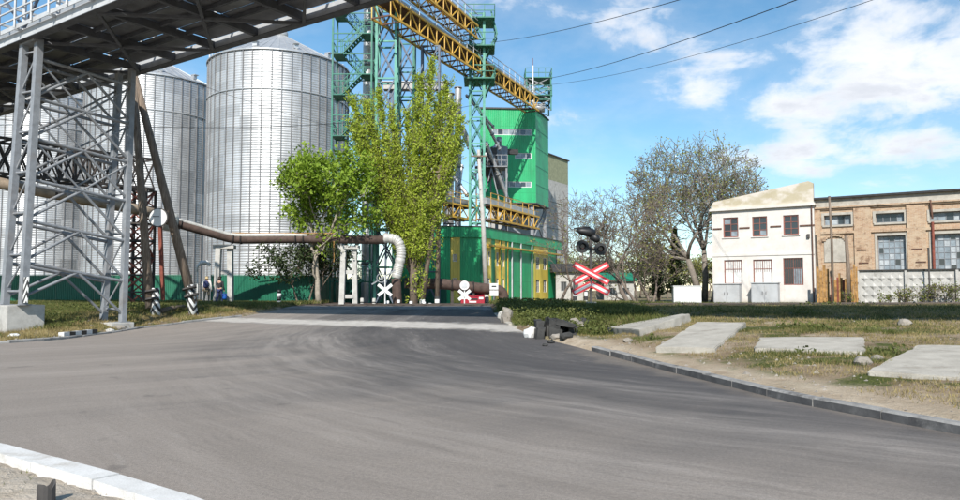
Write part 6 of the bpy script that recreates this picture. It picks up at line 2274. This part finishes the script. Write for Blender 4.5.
# low far houses with green roofs behind the signal
def make_sheds():
    for i, (xa, xb, yt, Y, wm, rm, lab) in enumerate(((556, 583, 272, 70, conc, roof_felt, 'low pale concrete shed behind the crossing signal'), (604, 634, 281, 74, conc, green_dark, 'low shed with green roof right of the crossing signal'))):
        a, b = P(xa, 290, Y).x, P(xb, 290, Y).x; zt = P(570, yt, Y).z
        g = thing('low_shed', lab, 'shed', ((a + b) / 2, Y, .6), 'sheds behind the signal')
        f = Facade((a, Y), (1, 0))
        L = b - a
        h = [(L * .18, L * .4, zt * .45, zt * .72), (L * .62, L * .84, zt * .45, zt * .72)]
        f.wall('wall', 0, L, .4, zt, h, .3, wm, g)
        for q in h: f.window(*q, 2, 1, g, fmat=grey_paint)
        f.box('rear_wall', 0, L, .4, zt, -5, -4.7, wm, g)
        m = MB(); m.add([(a - .3, Y - .35, zt), (b + .3, Y - .35, zt), (b + .3, Y + 5.3, zt), (a - .3, Y + 5.3, zt), (a - .3, Y + 2.5, zt + .9), (b + .3, Y + 2.5, zt + .9)], [(0, 1, 5, 4), (2, 3, 4, 5), (0, 4, 3), (1, 2, 5), (3, 2, 1, 0)])
        m.build('roof', rm, g)
make_sheds()


# ================================================================== VERGE: SLABS, CULVERT, RUBBLE
def slab(corners_px, thick, label, lift=.05, tilt=None):
    pts = []
    for px, py in corners_px:
        q = G(px, py); pts.append(q)
    # top plane through the ground hits, raised
    c = sum(pts, Vector()) / len(pts)
    A = np.array([[p.x - c.x, p.y - c.y, 1] for p in pts]); zz = np.array([p.z for p in pts])
    k, *_ = np.linalg.lstsq(A, zz, rcond=None)
    gx = np.array([p.x for p in pts]); gy = np.array([p.y for p in pts])
    ww = rng.dirichlet(np.ones(len(pts)), 300); sx, sy = ww @ gx, ww @ gy
    bulge = float(np.max(ground_z(sx, sy) - (k[0] * (sx - c.x) + k[1] * (sy - c.y) + k[2])))
    lift = max(lift * .6, bulge + .012); thick = max(.13 if thick < .25 else thick, lift + .05)
    top = [Vector((p.x, p.y, k[0] * (p.x - c.x) + k[1] * (p.y - c.y) + k[2] + lift)) for p in pts]
    # broken, slightly uneven outline
    out = []
    n = len(top)
    for i in range(n):
        a, b = top[i], top[(i + 1) % n]
        seg = max(2, int((b - a).length / .35))
        for j in range(seg):
            q = a.lerp(b, j / seg)
            q = q + Vector((random.uniform(-.03, .03), random.uniform(-.03, .03), random.uniform(-.012, .008)))
            out.append(q)
    nrm = Vector((k[0], k[1], -1)).normalized()
    m = MB(); N = len(out)
    low = [q + nrm * thick + Vector((random.uniform(-.02, .02), random.uniform(-.02, .02), 0)) for q in out]
    m.add(out + low, [tuple(range(N)), tuple(reversed(range(N, 2 * N)))] + [((i + 1) % N, i, N + i, N + (i + 1) % N) for i in range(N)])
    o = m.build('concrete_slab', conc_slab)
    bm = bmesh.new(); bm.from_mesh(o.data); bmesh.ops.recalc_face_normals(bm, faces=bm.faces[:])
    es = [e for e in bm.edges if e.calc_face_angle(0) > .6]
    bmesh.ops.bevel(bm, geom=es, offset=.02, segments=2, affect='EDGES')
    bm.to_mesh(o.data); bm.free()
    tag(o, label, 'concrete slab', 'old concrete slabs on the verge')
    return o


slab([(607, 336), (640, 337), (690, 322), (682, 319.5), (640, 325)], .3, 'long narrow broken concrete slab nearest the culvert', .34)
slab([(657, 353), (716, 353), (746, 327), (697, 325.5)], .16, 'wide flat concrete slab second from the culvert', .07)
slab([(755, 353), (864, 355), (864, 341), (759, 340)], .22, 'bevelled oblong concrete slab lying in the middle of the dry grass', .13)
slab([(867, 376), (957, 381), (985, 349), (918, 347)], .18, 'large concrete slab at the right edge of the picture', .10)


def make_culvert():
    # dark weathered concrete chunks half sunk in the ditch, hollow at the right
    g = thing('culvert', 'dark broken concrete culvert sunk in the ditch by the road', 'culvert', (2.2, 21.0, 0))
    def chunk(name, x0, x1, y0, y1, z0, z1, seed, slope=0.0):
        bm = bmesh.new(); bmesh.ops.create_cube(bm, size=1.0)
        bmesh.ops.bevel(bm, geom=bm.edges[:], offset=.16, segments=2, affect='EDGES')
        bmesh.ops.subdivide_edges(bm, edges=bm.edges[:], cuts=2, use_grid_fill=True)
        for v in bm.verts:
            c = v.co
            p_ = Vector((x0 + (c.x + .5) * (x1 - x0), y0 + (c.y + .5) * (y1 - y0), z0 + (c.z + .5) * (z1 - z0)))
            p_.z += slope * (c.x) * max(0, c.z + .5)
            p_ += mnoise.noise_vector(p_ * 2.2 + Vector((seed, 0, 0))) * .07 + mnoise.noise_vector(p_ * 7 + Vector((0, seed, 0))) * .02
            v.co = p_
        me = bpy.data.meshes.new(name); bm.to_mesh(me); bm.free(); me.materials.append(conc_dark)
        return link(bpy.data.objects.new(name, me), None, g)
    Yc = 20.7; xl = P(535, 330, Yc).x; xm = P(546.5, 330, Yc).x; xr = P(571, 330, Yc + .5).x; zt = P(548, 320, Yc + .4).z
    chunk('head_wall', xl, xm, Yc, Yc + 1.5, -.5, zt - .03, 1.0)
    chunk('barrel', xm + .03, xr - .28, Yc + .12, Yc + 1.7, -.5, zt, 4.0, -.12)
    chunk('cover', xm + .25, xr + .2, Yc + .35, Yc + 1.9, zt - .22, zt - .04, 7.0, -.16)
    chunk('wing_wall', xr - .1, xr + .22, Yc + .4, Yc + 1.9, -.6, zt - .26, 9.0)
    # broken lumps
    def lump(px, py, r, mat, lab, sq=1.0, name='rubble_stone'):
        c = G(px, py)
        bm = bmesh.new(); bmesh.ops.create_icosphere(bm, subdivisions=2, radius=r)
        for v in bm.verts:
            k = 1 + .35 * mnoise.noise(v.co * (1.6 / r) + Vector((px, py, 0)))
            v.co = Vector((v.co.x * k * 1.2, v.co.y * k, v.co.z * k * sq))
        me = bpy.data.meshes.new(name); bm.to_mesh(me); bm.free(); me.materials.append(mat)
        ob = link(bpy.data.objects.new(name, me), Matrix.Translation(c + Vector((0, 0, r * sq * .45))) @ Matrix.Rotation(px, 4, 'Z'))
        tag(ob, lab, 'stone', 'stones along the road edge')
    lump(531, 337, .17, white_paint, 'white painted stone at the left corner of the culvert', 1.3)
    lump(507, 322, .22, pebble_m, 'pale upright stone at the edge of the crossing', 1.7)
    lump(503, 318, .16, conc, 'small grey stone left of the upright stone', 1.3)
    lump(576, 330, .26, pebble_m, 'grey stone on the bank right of the culvert', 1.0)
    lump(583, 326, .2, conc_dark, 'dark stone on top of the ditch bank', 1.0)
    lump(556, 339, .14, pebble_m, 'small pale stone in front of the culvert mouth', .7)
    for q, (px, py, r_, sq_) in enumerate(((560, 333, .2, .8), (566, 338, .17, .7), (571, 333, .2, .9), (563, 327, .22, .8), (551, 343, .1, .6), (545, 346, .08, .6))):
        lump(px, py, r_, conc_dark, ['dark broken lump inside the culvert mouth', 'dark lump at the right of the culvert mouth', 'dark lump on the ditch slope right of the culvert', 'dark lump behind the culvert cover', 'small dark crumb on the road edge before the culvert', 'smallest dark crumb on the road edge before the culvert'][q], sq_)
    lump(628, 342, .11, pebble_m, 'pale stone in front of the long narrow slab', .7)
    lump(664, 345, .08, pebble_m, 'small stone at the left end of the wide slab', .7)
    lump(863, 365, .12, pebble_m, 'whitish stone at the left corner of the large slab', .8)
    lump(877, 360, .09, pebble_m, 'small whitish stone above the left corner of the large slab', .8)
    lump(905, 325, .17, pebble_m, 'grey rubble lump in the grass above the large slab', .6)
    lump(120, 329, .2, pebble_m, 'grey rubble lump in the weeds below the rear tower legs', .5)
    lump(110, 332, .14, conc, 'small grey rubble lump on the left bank', .6)
    lump(14, 337, .16, white_paint, 'white stone at the foot of the big footing', .5)
make_culvert()


def make_left_bits():
    # striped plank on the bank
    a, b = G(61, 338), G(95, 334.5)
    a.z = gz(a.x, a.y) + .09; b.z = gz(b.x, b.y) + .11
    g = thing('striped_beam', 'short black and white painted beam lying on the left kerb', 'beam', (a + b) / 2)
    n = 6
    for k in range(n):
        bar('white_block' if k % 2 == 0 else 'black_block', a.lerp(b, k / n), a.lerp(b, (k + 1) / n - .002), .18, .16, white_paint if k % 2 == 0 else black_paint, g)
    # log by the poles
    a, b = G(160, 313.5), G(184, 309)
    a.z = gz(a.x, a.y) + .1; b.z = gz(b.x, b.y) + .1
    m = MB(); m.tube([a, a.lerp(b, .5) + Vector((0, 0, .02)), b], [.11, .12, .09], 9)
    tag(m.build('log', bark), 'dark log lying between the striped pole stubs', 'log')
    # rusty pipe stub in the sand, bottom left
    c = G(46, 503); c.z = gz(c.x, c.y)
    g = thing('pipe_stub', 'broken rusty pipe stub sticking out of the sandy corner', 'pipe stub', c)
    m = MB(); nS = 14
    vs = []
    hts = [.12 + .03 * math.sin(k * .8) + random.uniform(-.008, .008) for k in range(nS)]
    for k in range(nS):
        an = 2 * math.pi * k / nS
        cx_, sy_ = math.cos(an), math.sin(an)
        vs += [(c.x + .062 * cx_, c.y + .062 * sy_, c.z - .1), (c.x + .058 * cx_, c.y + .058 * sy_, c.z + hts[k]), (c.x + .046 * cx_, c.y + .046 * sy_, c.z + hts[k] - .004), (c.x + .046 * cx_, c.y + .046 * sy_, c.z - .05)]
    fs = []
    for k in range(nS):
        j = (k + 1) % nS
        for q in range(3): fs.append((k * 4 + q, j * 4 + q, j * 4 + q + 1, k * 4 + q + 1))
    m.add(vs, fs); m.build('shell', dark_steel, g)
    m = MB(); m.tube([c + Vector((0, 0, -.05)), c + Vector((0, 0, .05))], .046, 12); m.build('soil_fill', conc_dark, g)
make_left_bits()


# ================================================================== GRASS AND PEBBLES (nobody could count them)
def scatter(n, x0, x1, y0, y1, cond):
    x = rng.uniform(x0, x1, n); y = rng.uniform(y0, y1, n)
    d = road_dist(x, y)
    keep = (d > .18) & cond(x, y, d)
    x, y = x[keep], y[keep]
    return x, y, ground_z(x, y)


def blades(name, label, sets, mat):
    """sets: list of (x, y, z, height, width, blades per tuft, spread)"""
    V = []
    for x, y, z, h, w, k, spd in sets:
        n = len(x)
        if not n: continue
        X = np.repeat(x, k) + rng.normal(0, spd, n * k); Y = np.repeat(y, k) + rng.normal(0, spd, n * k); Z = np.repeat(z, k) - .01
        a = rng.uniform(0, 2 * np.pi, n * k); hh = h * rng.uniform(.45, 1.25, n * k); ln = rng.normal(0, .45, (n * k, 2)) * hh[:, None]
        ww = w * rng.uniform(.6, 1.3, n * k)
        p0 = np.stack([X - np.cos(a) * ww, Y - np.sin(a) * ww, Z], 1)
        p1 = np.stack([X + np.cos(a) * ww, Y + np.sin(a) * ww, Z], 1)
        p2 = np.stack([X + ln[:, 0], Y + ln[:, 1], Z + hh], 1)
        V.append(np.stack([p0, p1, p2], 1).reshape(-1, 3))
    V = np.concatenate(V); n = len(V) // 3
    me = bpy.data.meshes.new(name)
    me.vertices.add(3 * n); me.vertices.foreach_set('co', V.ravel())
    me.loops.add(3 * n); me.loops.foreach_set('vertex_index', np.arange(3 * n))
    me.polygons.add(n); me.polygons.foreach_set('loop_start', np.arange(0, 3 * n, 3)); me.polygons.foreach_set('loop_total', np.full(n, 3))
    me.update(calc_edges=True)
    me.materials.append(mat)
    tag(link(bpy.data.objects.new(name, me)), label, 'grass', kind='stuff')


def slab_clear(x, y):
    ok = np.ones(len(x), bool)
    for o in bpy.data.objects:
        if o.name.startswith('concrete_slab'):
            n = len(o.data.vertices)
            co = np.empty(n * 3); o.data.vertices.foreach_get('co', co); co = co.reshape(-1, 3)
            c = co.mean(0)
            # convex test by hull angle
            pts = co[:, :2]
            ang = np.arctan2(pts[:, 1] - c[1], pts[:, 0] - c[0]); od = np.argsort(ang); pts = pts[od]; ang = ang[od]
            rr = np.hypot(pts[:, 0] - c[0], pts[:, 1] - c[1])
            a = np.arctan2(y - c[1], x - c[0]); r = np.hypot(x - c[0], y - c[1])
            ok &= r > np.interp(a, ang, rr, period=2 * np.pi) - .02
    return ok


def make_grass():
    patch = lambda x, y: wob(x, y, .55, .7) + .6 * wob(x, y, 1.9, 3.1)
    ex = lambda x, y: x + y * .295
    R_ = lambda x, y, d: (x > 0) & slab_clear(x, y)
    S = lambda x, y: x * DN.x + y * DN.y
    g1 = scatter(60000, 2, 20, 7, 24, lambda x, y, d: R_(x, y, d) & (d > 1.0) & (patch(x, y) > .45 + .3 * rng.random(len(x))))
    g1b = scatter(5000, 2, 20, 7, 24, lambda x, y, d: R_(x, y, d) & (d > .9))
    d1 = scatter(52000, 2, 20, 7, 27, lambda x, y, d: R_(x, y, d) & (d > 1.0) & (wob(x, y, 1.3, 5) > -.25) & (rng.random(len(x)) < .75))
    band = scatter(40000, .8, 26, 16, 38, lambda x, y, d: (d > .4) & (S(x, y) > 21.6 + 1.2 * wob(x, y, .9, 2)) & (S(x, y) < 30) & slab_clear(x, y))
    weeds = scatter(6000, .7, 6, 22, 33, lambda x, y, d: (d > .3) & (S(x, y) > 20.5))
    left = scatter(30000, -30, -9, 20, 38, lambda x, y, d: (d > .9) & (patch(x, y) > -.5) & (wob(x, y, .8, 4) + .25 * d > .3))
    leftd = scatter(46000, -30, -9, 20, 40, lambda x, y, d: (d > .25))
    far = scatter(38000, -30, 30, 37, 49, lambda x, y, d: (d > .3))
    sand = scatter(260, -9, 1, 3.4, 9, lambda x, y, d: (d > .3) & (patch(x, y) > .2))
    blades('green_grass', 'green grass and weeds growing on both road banks', [(*g1, .10, .007, 5, .05), (*g1b, .06, .006, 4, .05), (*band, .075, .010, 4, .09), (*weeds, .2, .016, 5, .12), (*left, .2, .012, 5, .08), (*far, .22, .022, 4, .12), (*sand, .04, .004, 4, .02)], grass_g)
    blades('dry_grass', 'dry straw coloured grass on both road banks', [(*d1, .075, .006, 4, .06), (*leftd, .13, .010, 4, .08), (band[0][::2], band[1][::2], band[2][::2], .10, .009, 4, .1), (far[0][::3], far[1][::3], far[2][::3], .2, .02, 3, .12)], grass_d)
    # broad leaved weeds
    C = []
    w = scatter(1800, .7, 16, 10, 30, lambda x, y, d: (d > .9) & (patch(x, y) > .75) & slab_clear(x, y))
    for x, y, z in zip(*w):
        for _ in range(9): C.append((x + random.gauss(0, .09), y + random.gauss(0, .09), z + random.uniform(.02, .16)))
    w = scatter(1100, .7, 5.5, 22, 33, lambda x, y, d: (d > .35) & (d < 3))
    for x, y, z in zip(*w):
        for _ in range(10): C.append((x + random.gauss(0, .12), y + random.gauss(0, .12), z + random.uniform(.02, .36)))
    w = scatter(2200, -26, -11, 22, 36, lambda x, y, d: (d > 1.1) & (patch(x, y) > .1))
    for x, y, z in zip(*w):
        for _ in range(9): C.append((x + random.gauss(0, .12), y + random.gauss(0, .12), z + random.uniform(.02, .28)))
    ob = link(bpy.data.objects.new('low_weeds', leaf_mesh('low_weeds', C, .065, grass_g)))
    tag(ob, 'low broad leaved weeds scattered over the banks', 'weeds', kind='stuff')
    # pebbles and crumbs
    x, y, z = scatter(5200, 1, 18, 6, 24, lambda x, y, d: (d < 2.2) | (rng.random(len(x)) < .25))
    x2, y2, z2 = scatter(1600, -9, 1, 3.4, 9, lambda x, y, d: d > .28)
    x3, y3, z3 = scatter(1800, -28, -10, 20, 36, lambda x, y, d: d < 2)
    m = MB()
    for xs, ys, zs, sz in ((x, y, z, .022), (x2, y2, z2, .010), (x3, y3, z3, .04)):
        for a, b, c in zip(xs, ys, zs):
            r = sz * random.lognormvariate(-.3, .55)
            ph = random.uniform(0, 6.28)
            ring = [(a + math.cos(ph + k * 1.57) * r * random.uniform(.7, 1.3), b + math.sin(ph + k * 1.57) * r * random.uniform(.7, 1.3), c - .003) for k in range(4)]
            m.add(ring + [(a + random.uniform(-.3, .3) * r, b, c + r * random.uniform(.5, 1.0))], [(0, 1, 4), (1, 2, 4), (2, 3, 4), (3, 0, 4)])
    tag(m.build('gravel', pebble_m), 'pebbles and crumbs of rubble on the verges', 'gravel', kind='stuff')
make_grass()
